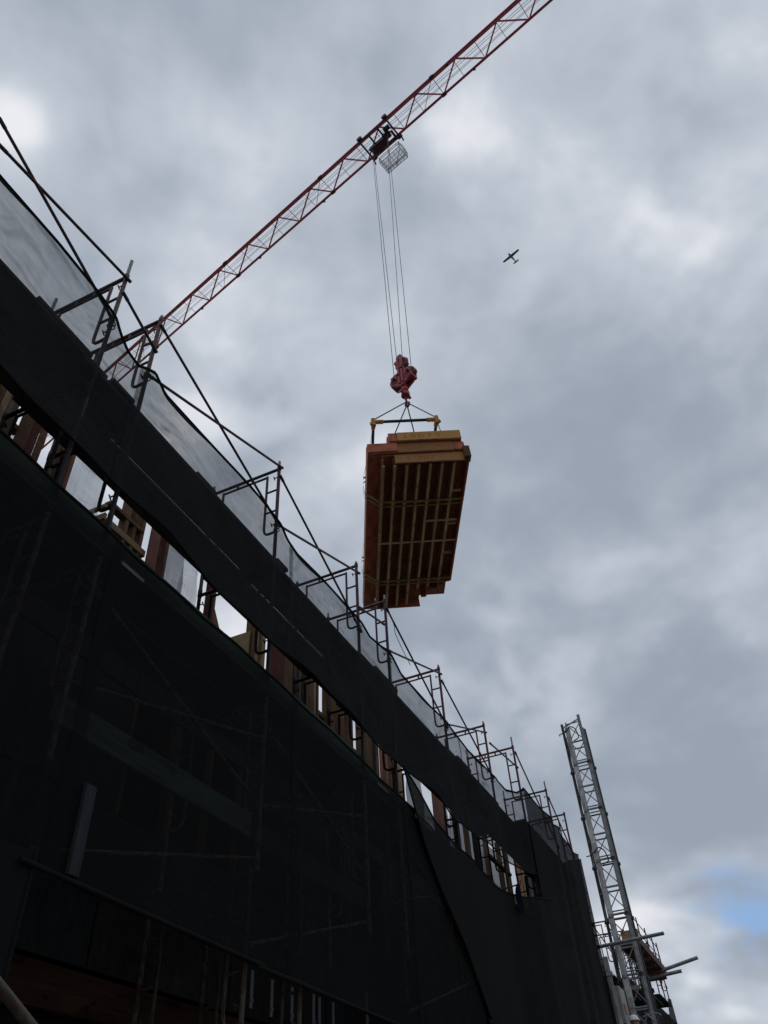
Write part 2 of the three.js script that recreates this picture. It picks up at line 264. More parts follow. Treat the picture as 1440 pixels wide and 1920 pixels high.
  add('header', box(0.55, 0.07, 0.09, P(10.05, 7.82, NB + 0.1)), M.studDark); add('header', box(0.55, 0.08, 0.09, P(10.05, 7.68, NB + 0.1)), M.brownply); add('sill_plate', box(1.7, 0.06, 0.09, P(10.6, 7.5, NB + 0.1)), M.studDark);
  stud(10.2, 0.05, M.studDark); panel(10.27, 10.44, M.brownply); stud(10.5, 0.05, M.studDark, NB + 0.02); panel(10.55, 10.76, M.brownply); stud(10.93, 0.09, M.brownply); panel(10.98, 11.09, M.redply2);
  panel(11.21, 11.5, M.brownply); stud(11.54, 0.05, M.studDark); for (let k = 0; k < 4; k++) panel(11.58 + k * 0.145, 11.72 + k * 0.145, [M.studDark, M.brownply, M.sheath, M.studDark][k], NB + 0.003 * k);
  for (let k = 0; k < 5; k++) panel(12.18 + k * 0.12, 12.295 + k * 0.12, [M.orange, M.redply, M.orange, M.brownply, M.stud][k], NB + 0.003 * (k % 2));
  stud(12.85, 0.07, M.studDark); panel(12.95, 13.2, M.tan);
  panel(14.75, 15.42, M.redply); stud(15.46, 0.06, M.brownply); stud(16.24, 0.1, M.sheath2);
  stud(17.5, 0.06, M.sheath2); add('sill_plate', box(2.4, 0.07, 0.09, P(17.4, 7.5, NB + 0.1)), M.studDark); add('header', box(1.6, 0.06, 0.09, P(18.8, 7.9, NB - 0.08)), M.green);
  panel(20.55, 20.95, M.orange); stud(21.0, 0.07, M.studDark); panel(21.06, 21.6, M.stud, NB + 0.004); add('sill_plate', box(1.2, 0.14, 0.09, P(22.1, 7.72, NB + 0.05)), M.redply);
  for (const u of [16.9, 18.3, 19.3, 19.9, 22.5, 23.2]) stud(u, 0.06, M.studDark);
}
// sheets hung in the wall openings
const hang = (u0, u1, mat, label, n = NB + 0.2) => solo('wall_sheet', sheet(10, 8, (s, t) => P(u0 + (u1 - u0) * s, 7.1 + 1.5 * t, n + 0.02 * Math.sin(s * 9 + t * 4) + 0.012 * Math.sin(t * 13 + s * 3)), 0.45), mat, label, 'sheet', 'sheets hung in the wall openings');
hang(8.76, 13.3, M.tarpLight, 'long pale sheet far behind the studs in the middle opening', NB + 1.4);
hang(4.08, 4.75, M.tarpLight, 'pale grey sheet in the wall opening beside the thin red stud'); hang(3.6, 3.85, M.tarpLight, 'narrow pale sheet between brown panel and yellow stud', NB + 0.6);
hang(5.84, 6.4, M.tarpGrey, 'darker grey sheet beside the red panel under the deck'); hang(6.41, 6.77, M.tarpLight, 'lighter grey sheet left of the ladder under the deck', NB + 0.24);
hang(6.92, 7.8, M.tarpLight, 'bright sheet above the tan plywood cross wall', NB + 1.9); hang(13.9, 14.72, M.tarpGrey, 'grey sheet left of the red panel behind the slanted net');
hang(15.5, 16.2, M.tarpGrey, 'grey sheet behind the ladder right of the red panel'); hang(16.3, 17.48, M.tarpGrey, 'wide grey sheet crossed by a diagonal brace'); hang(17.55, 18.6, M.tarpGrey, 'grey sheet in the middle of the right opening', NB + 0.22); hang(18.65, 20.5, M.tarpGrey, 'long grey sheet left of the orange panel', NB + 0.26);

// ---------------------------------------------------------------- scaffold
const DEPTH = 1.07, LIFT = 1.78, TOP = 7.62;                    // depth of a frame, height of a lift, foot of the topmost lift
const posts = [[3.0, 4.03, 0.32], [3.61, 4.03, 0.06], [6.26, 4.03, 0.12], [8.65, 4.03, 0.05], [9.73, 4.03, 0.1], [12.17, 4.03, 0.06], [14.74, 4.03, 0.07], [16.04, 3.8, 0.22], [18.7, 3.8, 0.2], [20.43, 3.8, 0.03]];
function makeFrame() {
  const t = thing('scaffold_frame', '', 'scaffold frame'); const H = LIFT, q = (y, n) => V(0, y, -n);
  for (const n of [0, DEPTH]) { const s = n ? 1 : -1; part(t, 'leg', [tube(q(0, n), q(H + 0.01, n), 0.0235, 10), tube(q(H - 0.05, n), q(H + 0.012, n), 0.029, 10), tube(q(0, n), q(0.06, n), 0.029, 10), ...[0.74, 1.6].map(y => tube(V(0, y, -n), V(0, y, -n + s * 0.0 + (n ? 0.07 : -0.07)), 0.008, 5)), ...[0.74, 1.6].map(y => tube(V(-0.018, y + 0.02, -n + (n ? 0.07 : -0.07)), V(0.018, y - 0.02, -n + (n ? 0.07 : -0.07)), 0.008, 5))], M.frame);
    const pin = part(t, 'coupling_pin', tube(V(0, 0, 0), V(0, 1, 0), 0.019, 8), M.galv); pin.position.copy(q(H, n)); pin.scale.y = 0.06; }
  part(t, 'header', tube(q(H - 0.03, 0.02), q(H - 0.03, DEPTH - 0.02), 0.0225, 10), M.frame);
  part(t, 'lower_header', [tube(q(H - 0.115, 0.17), q(H - 0.115, DEPTH - 0.17), 0.016, 8), tube(q(H - 0.115, 0.42), q(H - 0.03, 0.42), 0.018, 6), tube(q(H - 0.115, 0.66), q(H - 0.03, 0.66), 0.018, 6)], M.frame);
  for (const m of [0, 1]) { const w = n => m ? DEPTH - n : n; const y = 0.6;
    part(t, 'ladder_post', bent([q(H - 0.1, w(0.18)), q(1.2, w(0.18)), q(y + 0.12, w(0.18)), q(y + 0.03, w(0.165)), q(y - 0.005, w(0.12)), q(y + 0.005, w(0.01))].map(v => v), 0.0175, 28, 8), M.frame);
    for (const r of [1.36, 0.98]) part(t, 'rung', tube(q(r, w(0.015)), q(r, w(0.17)), 0.0145, 7), M.frame); }
  return t;
}
const frame0 = makeFrame(); let used = false;
const liftName = ['topmost lift, above the guard net', 'second lift, under the top deck', 'third lift, behind the dark net', 'lowest lift, near the net hem'];
const frames = [];
function placeFrame(u, y, n, pin, label, group, mat) {
  const f = used ? frame0.clone() : frame0; if (used) { f.name = numbered('scaffold_frame'); scene.add(f); } used = true;
  f.position.copy(P(u, y, n)); f.userData = { label, category: 'scaffold frame', group }; f.traverse(o => { if (o.name === 'coupling_pin') o.scale.y = pin; if (mat && o.isMesh && o.material === M.frame) o.material = mat; }); frames.push(f); return f;
}
posts.forEach(([u, n, pin], i) => placeFrame(u, TOP, n, pin, `${i > 4 ? 'dark red' : 'rusty brown'} scaffold frame, ${ord[i]} from left along the top lift`, 'frames of the top lift', i > 4 ? M.frameRed : i > 1 ? M.brace : M.frame));
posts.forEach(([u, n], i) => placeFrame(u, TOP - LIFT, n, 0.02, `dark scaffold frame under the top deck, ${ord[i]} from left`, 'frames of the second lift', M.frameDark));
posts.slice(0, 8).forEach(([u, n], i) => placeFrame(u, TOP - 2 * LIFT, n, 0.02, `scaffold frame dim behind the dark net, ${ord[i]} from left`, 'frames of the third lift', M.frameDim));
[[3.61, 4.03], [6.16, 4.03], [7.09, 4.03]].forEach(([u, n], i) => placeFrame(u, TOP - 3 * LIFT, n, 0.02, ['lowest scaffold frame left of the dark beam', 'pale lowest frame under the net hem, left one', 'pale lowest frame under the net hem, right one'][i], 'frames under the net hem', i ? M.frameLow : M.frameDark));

// cross braces: measured pairs of the top lift, then the same bays below
const B = [[1.32, 8.99, 2.99, 9.3, 'long brace from the left edge to the top of the first frame'], [1.2, 9.29, 2.95, 8.5, 'steep brace from the left edge down to the first frame'], [3.04, 9.02, 3.59, 8.77, 'short brace between the two left frames'], [3.64, 9.23, 6.24, 8.33, 'falling brace between second and third frames'], [3.63, 8.33, 6.24, 9.38, 'rising brace between second and third frames'], [6.29, 9.2, 8.63, 8.13, 'falling brace between third and fourth frames'], [6.25, 8.32, 8.64, 9.21, 'rising brace between third and fourth frames'], [8.69, 8.56, 9.52, 8.78, 'short brace before the hanging load between paired frames'], [9.75, 9.2, 12.15, 8.18, 'falling brace between fifth and sixth frames'], [9.74, 8.39, 12.15, 9.25, 'rising brace between fifth and sixth frames'], [12.22, 9.11, 14.7, 8.22, 'falling brace between sixth and seventh frames'], [12.2, 8.24, 14.7, 9.19, 'rising brace between sixth and seventh frames'], [14.1, 8.62, 15.98, 8.88, 'brace reaching the eighth frame'], [16.1, 9.25, 18.66, 8.0, 'falling brace between eighth and ninth frames'], [18.73, 9.17, 20.38, 8.29, 'falling brace between the two right frames']];
const brace = (a, b, label, group, m = M.brace) => { const t = thing('cross_brace', label, 'brace', a.clone(), group); absolute(t, 'tube', tube(a, b, 0.0165, 8), m); const d = b.clone().sub(a).normalize().multiplyScalar(0.05); absolute(t, 'flattened_end', tube(a.clone().sub(d), a.clone().add(d), 0.022, 6), m); absolute(t, 'flattened_end', tube(b.clone().sub(d), b.clone().add(d), 0.022, 6), m); return t; };
B.forEach(([u, y, v, w, l]) => { const n = u > 14 ? 3.77 : 4.0; brace(P(u, y, n), P(v, w, n - 0.006), 'maroon scaffold ' + l, 'braces of the top lift'); });
const bays = [[3.61, 6.26], [6.26, 8.65], [9.73, 12.17], [12.17, 14.74], [16.04, 18.7]];
bays.forEach(([a, b], i) => { const n = a > 15 ? 3.84 : 4.06;
  if (i === 4) brace(P(a, 7.42, n), P(b, 6.5, n), `brace falling across the right opening under the deck`, 'braces of the second lift'); if (i === 4) brace(P(a, 6.5, n + 0.99), P(b, 7.38, n + 0.99), `brace rising across the right opening under the deck`, 'braces of the second lift');
  if (i < 4) { brace(P(a, 5.6, n), P(b, 4.7, n), `thin brace falling behind the dark net, ${ord[i]} bay`, 'braces behind the dark net', M.frameDim); brace(P(a, 4.7, n + 0.01), P(b, 5.4, n + 0.01), `thin brace rising behind the dark net, ${ord[i]} bay`, 'braces behind the dark net', M.frameDim); brace(P(a + 0.05, 3.5, n), P(b, 4.2, n), `thin low brace rising behind the net, ${ord[i]} bay`, 'low braces behind the net', M.frameDim); } });

// decks of planks, one per bay
function deck(u0, u1, y, n0, label, count = 4, m1 = M.plank, m2 = M.plank2) { const t = thing('plank_deck', label, 'deck', P((u0 + u1) / 2, y, n0 + 0.5), 'plank decks of the scaffold');
  for (let k = 0; k < count; k++) { const e = rr(-0.06, 0.1), w = 0.226, gap = u0 === 3.61 || u0 === 6.26 ? (k === 2 ? 0.022 : 0) : 0; absolute(t, 'plank', box(u1 - u0 + 0.24 + e, 0.038, w, P((u0 + u1) / 2 + rr(-0.06, 0.06), y + 0.02 + (k % 2) * 0.003 + rr(0, 0.006), n0 + 0.115 + k * 0.234 + gap).add(V(0, 0, 0))), (k + Math.round(u0)) % 3 ? m1 : m2); }
  return t; }
const stops = [-1.2, 0.9, 3.0, 3.61, 6.26, 8.65, 9.73, 12.17, 14.74, 16.04, 18.7, 20.43];
const deckName = ['at the left edge', 'left of the first frame', 'between first and second frames', 'between second and third frames', 'between third and fourth frames', 'below the hanging load', 'between fifth and sixth frames', 'between sixth and seventh frames', 'before the eighth frame', 'between eighth and ninth frames', 'at the right end'];
for (let i = 0; i < stops.length - 1; i++) { const a = stops[i], b = stops[i + 1], n = a > 14.8 ? 3.78 : 4.0; deck(a, b, TOP + 0.035 + (i % 2) * 0.045, n, `dark plank deck of the top lift ${deckName[i]}`, 4);
  if (a < 16.5) deck(a, b, TOP - LIFT + 0.035 + (i % 2) * 0.045, n, `dark plank deck of the second lift ${deckName[i]}`, 4); }
// toe boards: dark green along the second deck, one low board behind the net
[[-1.2, 1], [0.9, 3.05], [3.02, 6.3], [6.22, 8.7], [8.6, 10.4]].forEach(([a, b], i) => solo('toe_board', box(b - a, 0.29, 0.03, P((a + b) / 2, (i < 4 ? 6.05 : 5.95) + 0.012 * (i % 2), 4.065 + 0.012 * (i % 2))), M.green, `dark green toe board of the second deck, ${ord[i]} from left`, 'toe board', 'toe boards of the second deck'));
solo('toe_board', box(2.62, 0.22, 0.03, P(4.92, 4.5, 4.11)), dull([0.17, 0.26, 0.2], { map: grainT }), 'green board behind the dark net between two frames', 'toe board');
solo('toe_board', box(2.4, 0.22, 0.03, P(7.5, 4.46, 4.12)), M.green, 'fainter green board behind the dark net farther along', 'toe board');
[[1.2, 1.25], [0.3, 7.6]].slice(0, 0);
// loose plank ends standing up at the deck edge
[[2.2, 2.9, 7.72, 'left of the first frame'], [3.2, 3.52, 7.72, 'by the second frame'], [6.3, 6.55, 7.72, 'right of the third frame'], [9.95, 9.15, 7.72, 'below the hanging load'], [13.3, 12.6, 7.73, 'between the sixth and seventh frames'], [4.6, 4.95, 7.7, 'between the second and third frames']].forEach(([a, b, y, l]) => solo('loose_plank', box(Math.abs(b - a), 0.05, 0.2, P((a + b) / 2, y + 0.06, 4.1)), M.plank, `short dark plank end on the deck edge ${l}`, 'plank'));

// nets
const topNet = lut([[-2, 8.4], [-0.6, 8.52], [0.6, 8.56], [1.48, 8.57], [2.13, 8.6], [2.7, 8.58], [2.98, 8.53], [3.1, 8.38], [3.25, 8.26], [3.42, 8.24], [3.55, 8.34], [3.66, 8.4], [3.86, 8.27], [4.5, 8.3], [4.84, 8.32], [5.52, 8.37], [6.0, 8.36], [6.28, 8.33], [6.45, 8.2], [6.7, 8.15], [7.45, 8.22], [8.2, 8.24], [8.62, 8.25], [8.9, 8.16], [9.3, 8.22], [9.61, 8.31], [9.73, 8.28], [10.05, 8.13], [11.29, 8.15], [12.1, 8.23], [12.2, 8.2], [13.12, 8.13], [14.3, 8.2], [14.82, 8.24], [15.2, 8.12], [15.7, 8.22], [16.06, 8.42]]);
const footNet = lut([[-2, 6.85], [2.17, 6.72], [3.0, 6.62], [3.48, 6.585], [4.24, 6.61], [5.2, 6.54], [6.2, 6.52], [8.14, 6.58], [9.0, 6.5], [9.84, 6.45], [11.3, 6.58], [11.9, 6.47], [12.8, 6.5], [13.9, 6.55], [15.2, 6.62], [16.1, 6.68]]);
{
  const face = u => u > 14.9 ? 4.0 - (u - 14.9) * 0.2 : 4.0;
  const fn = (s, t) => { const u = -2 + 18.06 * s, b = footNet(u) + 0.035 * Math.sin(u * 1.9 + 0.6) + 0.018 * Math.sin(u * 4.7), y = b + (topNet(u) - b) * t; return P(u, y, face(u) - 0.03 + (0.05 * Math.sin(u * 2.45 + 1) * smooth(7.7, 6.9, y) + 0.014 * Math.sin(u * 2.1 + y * 2) + 0.006 * Math.sin(u * 9 + y * 7) + 0.004 * Math.sin(u * 23 - y * 5)) * t * (1 - t) * 4); };
  const t = thing('guard_net', 'grey translucent guard net hung along the front of the top deck', 'net', P(7, 7.6, 4.0));
  absolute(t, 'netting', sheet(420, 14, fn, 0.2), M.guard);
  const top = []; for (let i = 0; i <= 300; i++) top.push(fn(i / 300, 1).add(V(0, 0, 0.004)));
  absolute(t, 'hem', [new THREE.TubeGeometry(new THREE.CatmullRomCurve3(top), 500, 0.016, 6), sheet(300, 1, (s, q) => fn(s, 1).add(V(0, -0.065 * q * (0.6 + 0.5 * Math.sin(s * 60) * Math.sin(s * 23)), 0.008)), 1)], M.hem);
  const foot = []; for (let i = 0; i <= 200; i++) foot.push(fn(i / 200, 0).add(V(0, 0, 0.004))); absolute(t, 'hem', new THREE.TubeGeometry(new THREE.CatmullRomCurve3(foot), 400, 0.012, 6), M.hem);
  for (const [u, n] of posts.slice(0, 8)) absolute(t, 'tie', [0, -0.06].map(d => { const g = new THREE.TorusGeometry(0.036, 0.007, 6, 14); g.rotateX(Math.PI / 2 + 0.3 + d * 4); const o = P(u, topNet(u) - 0.03 + d, n - 0.01); g.translate(o.x, o.y, o.z); return g; }), u > 6 && u < 7 ? M.strap : M.rope);
  for (let u = 0.4; u < 15.5; u += 3.05) absolute(t, 'seam', sheet(2, 14, (a, q) => fn((u + 0.09 * a + 2) / 18.06, q).add(V(0, 0, 0.006)), 0.2), M.guard);
}
function net(name, label, mat, ns, nt, fn, edges = []) { const t = thing(name, label, 'net', fn(0.5, 0), 'dark nets over the scaffold'); absolute(t, 'netting', sheet(ns, nt, fn, 0.3), mat); edges.forEach(e => absolute(t, 'hem', new THREE.TubeGeometry(new THREE.CatmullRomCurve3(e), 120, 0.014, 6), M.hem)); return t; }
const lowHem = lut([[-2, 3.46], [3.6, 3.40], [4.2, 3.36], [6.2, 3.33], [9, 3.27], [13, 3.2]]);
const wavy = (u, y, a = 0.03) => a * Math.sin(u * 2.3 + Math.sin(y * 1.7)) + a * 0.5 * Math.sin(u * 6.1 + y * 0.8);
{
  const f = (s, t) => { const u = -2 + 15 * s, y0 = lowHem(u), y1 = lut([[-2, 6.1], [3.6, 6.12], [5, 6.07], [6.26, 6.12], [7.5, 6.06], [8.65, 6.04], [9.7, 6.02], [11, 5.9], [13, 5.95]])(u); return P(u, y0 + (y1 - y0) * t, 3.985 + wavy(u, t * 3, 0.015)); };
  const edge = v => Array.from({ length: 80 }, (_, i) => f(i / 79, v));
  net('debris_net', 'wide near-black net over the lower lifts, hemmed along its foot', M.main, 120, 12, f, [edge(0), edge(1)]);
  const mn = scene.children[scene.children.length - 1]; for (const u of [0.55, 3.7, 6.75, 9.8]) absolute(mn, 'seam', sheet(2, 12, (a, q) => f((u + 0.13 * a + 2) / 15, q).add(V(0, 0, 0.006)), 0.3), M.main);
  // a second sheet pulled across it on a slant
  const L = lut([[0, 12.95], [0.08, 12.37], [0.4, 11.64], [0.54, 11.12], [0.74, 10.35], [0.97, 9.85], [1, 9.79]]);
  const topB = lut([[9.7, 6.5], [10.25, 6.32], [10.86, 6.05], [11.4, 5.99], [11.9, 5.96], [12.4, 5.97], [13.5, 5.82], [14.9, 5.98], [16.6, 6.32]]);
  const g = (s, t) => { const u0 = L(t), u = u0 + (16.7 - u0) * s, y = 3.6 + (topB(u) - 3.6) * t; return P(u, y, 3.93 - 0.21 * smooth(14, 15.8, u) + wavy(u, y, 0.02) * s); };
  net('debris_net', 'dark net sheet with a slanted free edge drawn across the scaffold', M.heavy, 60, 20, g, [Array.from({ length: 40 }, (_, i) => g(0, i / 39)), Array.from({ length: 40 }, (_, i) => g(i / 39, 1))]);
  const g2 = (s, t) => { const u = 12.3 + 4.5 * s; return P(u, 0.4 + 3.35 * t, 3.9 + wavy(u, t * 3, 0.02)); };
  net('debris_net', 'dark net over the foot of the scaffold right of the slanted edge', M.heavy, 40, 6, g2);
  // full height net over the right end, turning the corner
  const topC = lut([[15.9, 8.38], [16.04, 8.42], [16.5, 8.36], [17.0, 8.33], [18.0, 8.36], [18.92, 8.41], [19.3, 8.3], [19.65, 8.26], [20.0, 8.24], [20.3, 8.3], [20.55, 8.35]]);
  const c = (s, t) => { const u = 15.98 + 4.52 * s, pl = 0.07 * Math.pow(Math.abs(Math.sin(u * 2.1 + 1.3 * Math.sin(u * 1.7) + 0.5 * Math.sin(t * 3))), 1.6) * (0.35 + 0.65 * t) + 0.03 * Math.sin(u * 1.3 + t * 4); return P(u, 0.3 + (topC(u) - 0.3) * t, 3.72 - pl); };
  net('debris_net', 'tall dark net hanging in folds over the right end of the scaffold', M.heavy, 110, 16, c, [Array.from({ length: 60 }, (_, i) => c(i / 59, 1))]);
  net('debris_net', 'narrow dark net closing the right end of the scaffold', M.heavy, 12, 12, (s, t) => P(20.53 + 0.05 * Math.sin(t * 9) * s, 0.3 + 7.95 * t, 3.64 + 1.5 * s), []);
  // the sheet at the left that hangs lower
  const d = (s, t) => { const u = -2 + 5.62 * s; return P(u, 1.6 + 1.85 * t, 3.95 + wavy(u, t, 0.02)); };
  net('debris_net', 'dark net flap hanging lower at the left edge', M.heavy, 40, 6, d, [Array.from({ length: 20 }, (_, i) => d(1, i / 19))]);
}
solo('hem_pipe', tube(P(3.5, 3.37, 3.93), P(6.3, 3.31, 3.93), 0.018, 8), M.hem, 'dark pipe along the foot of the net, left length', 'pipe');
solo('hem_pipe', tube(P(6.2, 3.29, 3.93), P(10, 3.24, 3.93), 0.018, 8), M.hem, 'dark pipe along the foot of the net, right length', 'pipe');
solo('leaning_pole', tube(P(2.2, 2.72, 3.0), P(3.3, 2.18, 3.02), 0.026, 10), M.rustPole, 'rusty pole leaning across the bottom left corner', 'pole');
solo('yellow_tag', box(0.16, 0.22, 0.01, P(2.95, 2.78, 3.92)), std([0.4, 0.26, 0.05]), 'small yellow tag on the net at the left edge', 'tag');
solo('yellow_strap', tube(P(3.27, 2.9, 3.93), P(3.33, 2.7, 3.93), 0.008, 5), M.strap, 'thin yellow strap hanging at the edge of the left flap', 'strap');
[[8.18, 3.62, 0.36], [8.6, 3.6, 0.36], [9.05, 3.6, 0.36], [9.57, 3.61, 0.36], [9.72, 3.6, 0.36], [10.08, 3.6, 0.36], [11.07, 3.85, 0.4]].forEach(([u, y, h], i) => solo('hold_down_strap', [box(0.055, h, 0.006, P(u, y, 5.24)), box(0.05, 0.03, 0.02, P(u, y - h * 0.3, 5.235))], M.strapMetal, `pale metal strap on the wall under the net hem, ${ord[i]} from left`, 'metal strap', 'metal straps on the lower wall'));
[[3.96, 4.08, 0.6, 0.1, 3.7], [3.4, 4.2, 0.5, 0.06, 3.85], [3.1, 4.2, 0.6, 0.06, 3.9]].forEach(([u, n, h, w, y], i) => solo('upright_board', box(w, h, 0.03, P(u, y, n - 0.13)), dull([0.04, 0.046, 0.05], { map: grainT }), ['pale upright board with bolt holes behind the net, left', 'narrow upright board seen through the net at the left', 'upright board at the left edge of the net'][i], 'board'));
solo('hanging_cloth', sheet(6, 14, (s, t) => P(14.4 + 0.16 * s * (1 - 0.4 * t) + 0.12 * t + 0.03 * Math.sin(t * 6), 5.6 + 0.5 * t, 3.8 + 0.05 * Math.sin(s * 5 + t * 3)), 1), M.navy, 'dark blue cloth tied to the scaffold at the right opening', 'cloth');
solo('loose_wire', bent([P(9.78, 9.25, 4.0), P(9.95, 9.0, 3.98), P(10.02, 8.9, 4.0), P(10.2, 8.72, 3.98), P(10.6, 8.6, 4.0)], 0.006, 40, 5), M.rope, 'thin loose wire dangling beside the frame in front of the load', 'wire');

// ---------------------------------------------------------------- tower crane
const J = V(0.2594, 0, -0.9658).normalize(), JR = V(0.9658, 0, 0.2594).normalize();   // along the jib towards the tower, across it to the right
const HJ = 56.2, JL = V(16.57, HJ, 4.53), JW = 1.36;
const crane = thing('crane_jib', 'red lattice jib of a tower crane crossing the sky', 'crane', JL.clone());
{
  const at = (s, w, h) => JL.clone().addScaledVector(J, s).addScaledVector(JR, w).add(V(0, h, 0));
  const JH = 1.8, PL = 3.3, S0 = -26.4, N = 33, add = (n, g, m, l) => absolute(crane, n, g, m, l);
  const S1 = S0 + PL * N;
  add('lower_chord', tube(at(S0, 0, 0), at(S1, 0, 0), 0.085, 8), M.crane); add('lower_chord', tube(at(S0, JW, 0), at(S1, JW, 0), 0.085, 8), M.crane); add('upper_chord', tube(at(S0, JW / 2, JH), at(S1, JW / 2, JH), 0.075, 8), M.crane);
  for (let i = 0; i < N; i++) { const s = S0 + i * PL, g = [];
    for (const w of [0, JW]) add('lattice_bar', [tube(at(s, w, 0), at(s + PL / 2, JW / 2, JH), w ? 0.056 : 0.03, 6), tube(at(s + PL, w, 0), at(s + PL / 2, JW / 2, JH), w ? 0.056 : 0.03, 6)], M.crane);
    add('cross_bar', [tube(at(s, 0, 0), at(s, JW, 0), 0.022, 6), tube(at(s + PL / 2, 0, 0), at(s + PL / 2, JW, 0), 0.018, 5), ...(i % 3 === 1 ? [tube(at(s, 0, 0), at(s + PL / 2, JW, 0), 0.02, 5)] : [])], M.crane);
    if (i % 3 === 1) add('joint', [tube(at(s - 0.16, 0, 0), at(s + 0.16, 0, 0), 0.13, 8), tube(at(s - 0.16, JW, 0), at(s + 0.16, JW, 0), 0.13, 8), tube(at(s + PL / 2 - 0.16, JW / 2, JH), at(s + PL / 2 + 0.16, JW / 2, JH), 0.12, 8)], M.craneDark);
    if (i % 2) add('bracket', [box(0.16, 0.2, 0.16, at(s + 0.9, JW, -0.12)), box(0.14, 0.18, 0.14, at(s + 2.1, 0, -0.1))], M.craneDark);
  }
  add('trolley_rope', [[0.45, 0.12], [0.62, 0.2], [0.85, 0.16], [0.98, 0.3]].map(([w, h]) => tube(at(S0, w, h), at(S1, w, h), 0.013, 4)), M.rope);
  const base = at(S1 + 2, JW / 2, -HJ);   // the tower, hidden by the building
  const tw = thing('crane_tower', 'red lattice tower of the crane behind the building', 'crane', V(base.x, 0, base.z));
  for (const [x, z] of [[-0.9, -0.9], [0.9, -0.9], [0.9, 0.9], [-0.9, 0.9]]) part(tw, 'leg', tube(V(x, 0, z), V(x, HJ + 1, z), 0.12, 6), M.crane);
  const lat = []; for (let k = 0; k < 28; k++) for (const [a, b] of [[[-0.9, -0.9], [0.9, -0.9]], [[0.9, -0.9], [0.9, 0.9]], [[0.9, 0.9], [-0.9, 0.9]], [[-0.9, 0.9], [-0.9, -0.9]]]) lat.push(tube(V(a[0], k * 2, a[1]), V(b[0], k * 2 + 2, b[1]), 0.05, 5), tube(V(a[0], k * 2, a[1]), V(b[0], k * 2, b[1]), 0.05, 5));
  part(tw, 'lattice', lat, M.crane);
}
// trolley with its service basket, hanging under the lower chords
const SC = 11.6;                                                // where along the jib
const jib = (s, w, h) => JL.clone().addScaledVector(J, s).addScaledVector(JR, w).add(V(0, h, 0));
const tro = thing('crane_trolley', 'dark red crane trolley with wheels riding on the jib', 'trolley', jib(SC, JW / 2, -0.3));
{
  const add = (n, g, m, l) => absolute(tro, n, g, m, l), bx = (s, w, h, ls, lw, lh) => beam(jib(s - ls / 2, w, h), jib(s + ls / 2, w, h), lw, lh);
  add('frame', [bx(SC, -0.06, -0.2, 2.5, 0.1, 0.16), bx(SC, JW + 0.06, -0.2, 2.5, 0.1, 0.16), ...[-1.15, -0.35, 0.4, 1.15].map(s => beam(jib(SC + s, -0.1, -0.25), jib(SC + s, JW + 0.1, -0.25), 0.1, 0.14))], M.craneDark);
  add('drum_box', [bx(SC + 0.25, 0.92, -0.42, 1.25, 0.55, 0.4), bx(SC - 0.55, 0.75, -0.4, 0.55, 0.42, 0.3)], M.craneDark);
  for (const s of [-1.1, 1.1]) for (const w of [-0.14, JW + 0.14]) add('wheel', tube(jib(SC + s, w - 0.1, 0.02), jib(SC + s, w + 0.1, 0.02), 0.2, 14), M.steel);
  for (const s of [-0.72, -0.2, 0.35, 0.75]) add('sheave', tube(jib(SC + s, JW / 2 - 0.04, -0.5), jib(SC + s, JW / 2 + 0.04, -0.5), 0.22, 16), M.steel);
  add('motor', [tube(jib(SC - 1.05, 0.4, -0.35), jib(SC - 0.6, 0.4, -0.35), 0.17, 10), tube(jib(SC - 0.95, 0.75, -0.3), jib(SC - 0.95, 1.25, -0.3), 0.09, 8)], M.steel);
  for (const s of [-1.25, 1.2]) add('guide_bracket', tube(jib(SC + s, JW + 0.1, -0.1), jib(SC + s, JW + 0.32, -0.55), 0.06, 6), M.craneDark);
  const bk = []; const q = (s, w, h) => jib(SC + s, JW + 0.3 + w, -0.95 + h), rod = (a, b, r = 0.02) => bk.push(tube(a, b, r, 5));
  const s0 = -0.85, s1 = 0.85, w1 = 0.95, hh = 0.8;
  for (const h of [0, 0.5, hh]) { rod(q(s0, 0, h), q(s1, 0, h)); rod(q(s0, w1, h), q(s1, w1, h)); rod(q(s0, 0, h), q(s0, w1, h)); rod(q(s1, 0, h), q(s1, w1, h)); }
  for (const [s, w] of [[s0, 0], [s1, 0], [s0, w1], [s1, w1], [0, w1], [0, 0]]) rod(q(s, w, 0), q(s, w, hh), 0.026);
  for (let k = 1; k < 6; k++) rod(q(s0 + k * 0.283, 0, 0), q(s0 + k * 0.283, w1, 0), 0.014); for (let k = 1; k < 4; k++) rod(q(s0, k * 0.237, 0), q(s1, k * 0.237, 0), 0.014);
  rod(q(s0, 0.1, 0), q(0.2, w1, 0), 0.016); for (const k of [0, 1, 2]) bk.push(bent([q(s0 + 0.05 + k * 0.12, 0, hh), q(s0 + k * 0.12, 0.5, hh + 0.35), q(s0 + k * 0.12, w1, hh)], 0.014, 14, 5));
  add('basket', bk.map(g => g.index ? g.toNonIndexed() : g), M.cage); add('basket_floor', sheet(2, 2, (s, t) => q(s0 + (s1 - s0) * s, w1 * t, 0.01), 1), M.mesh);
}
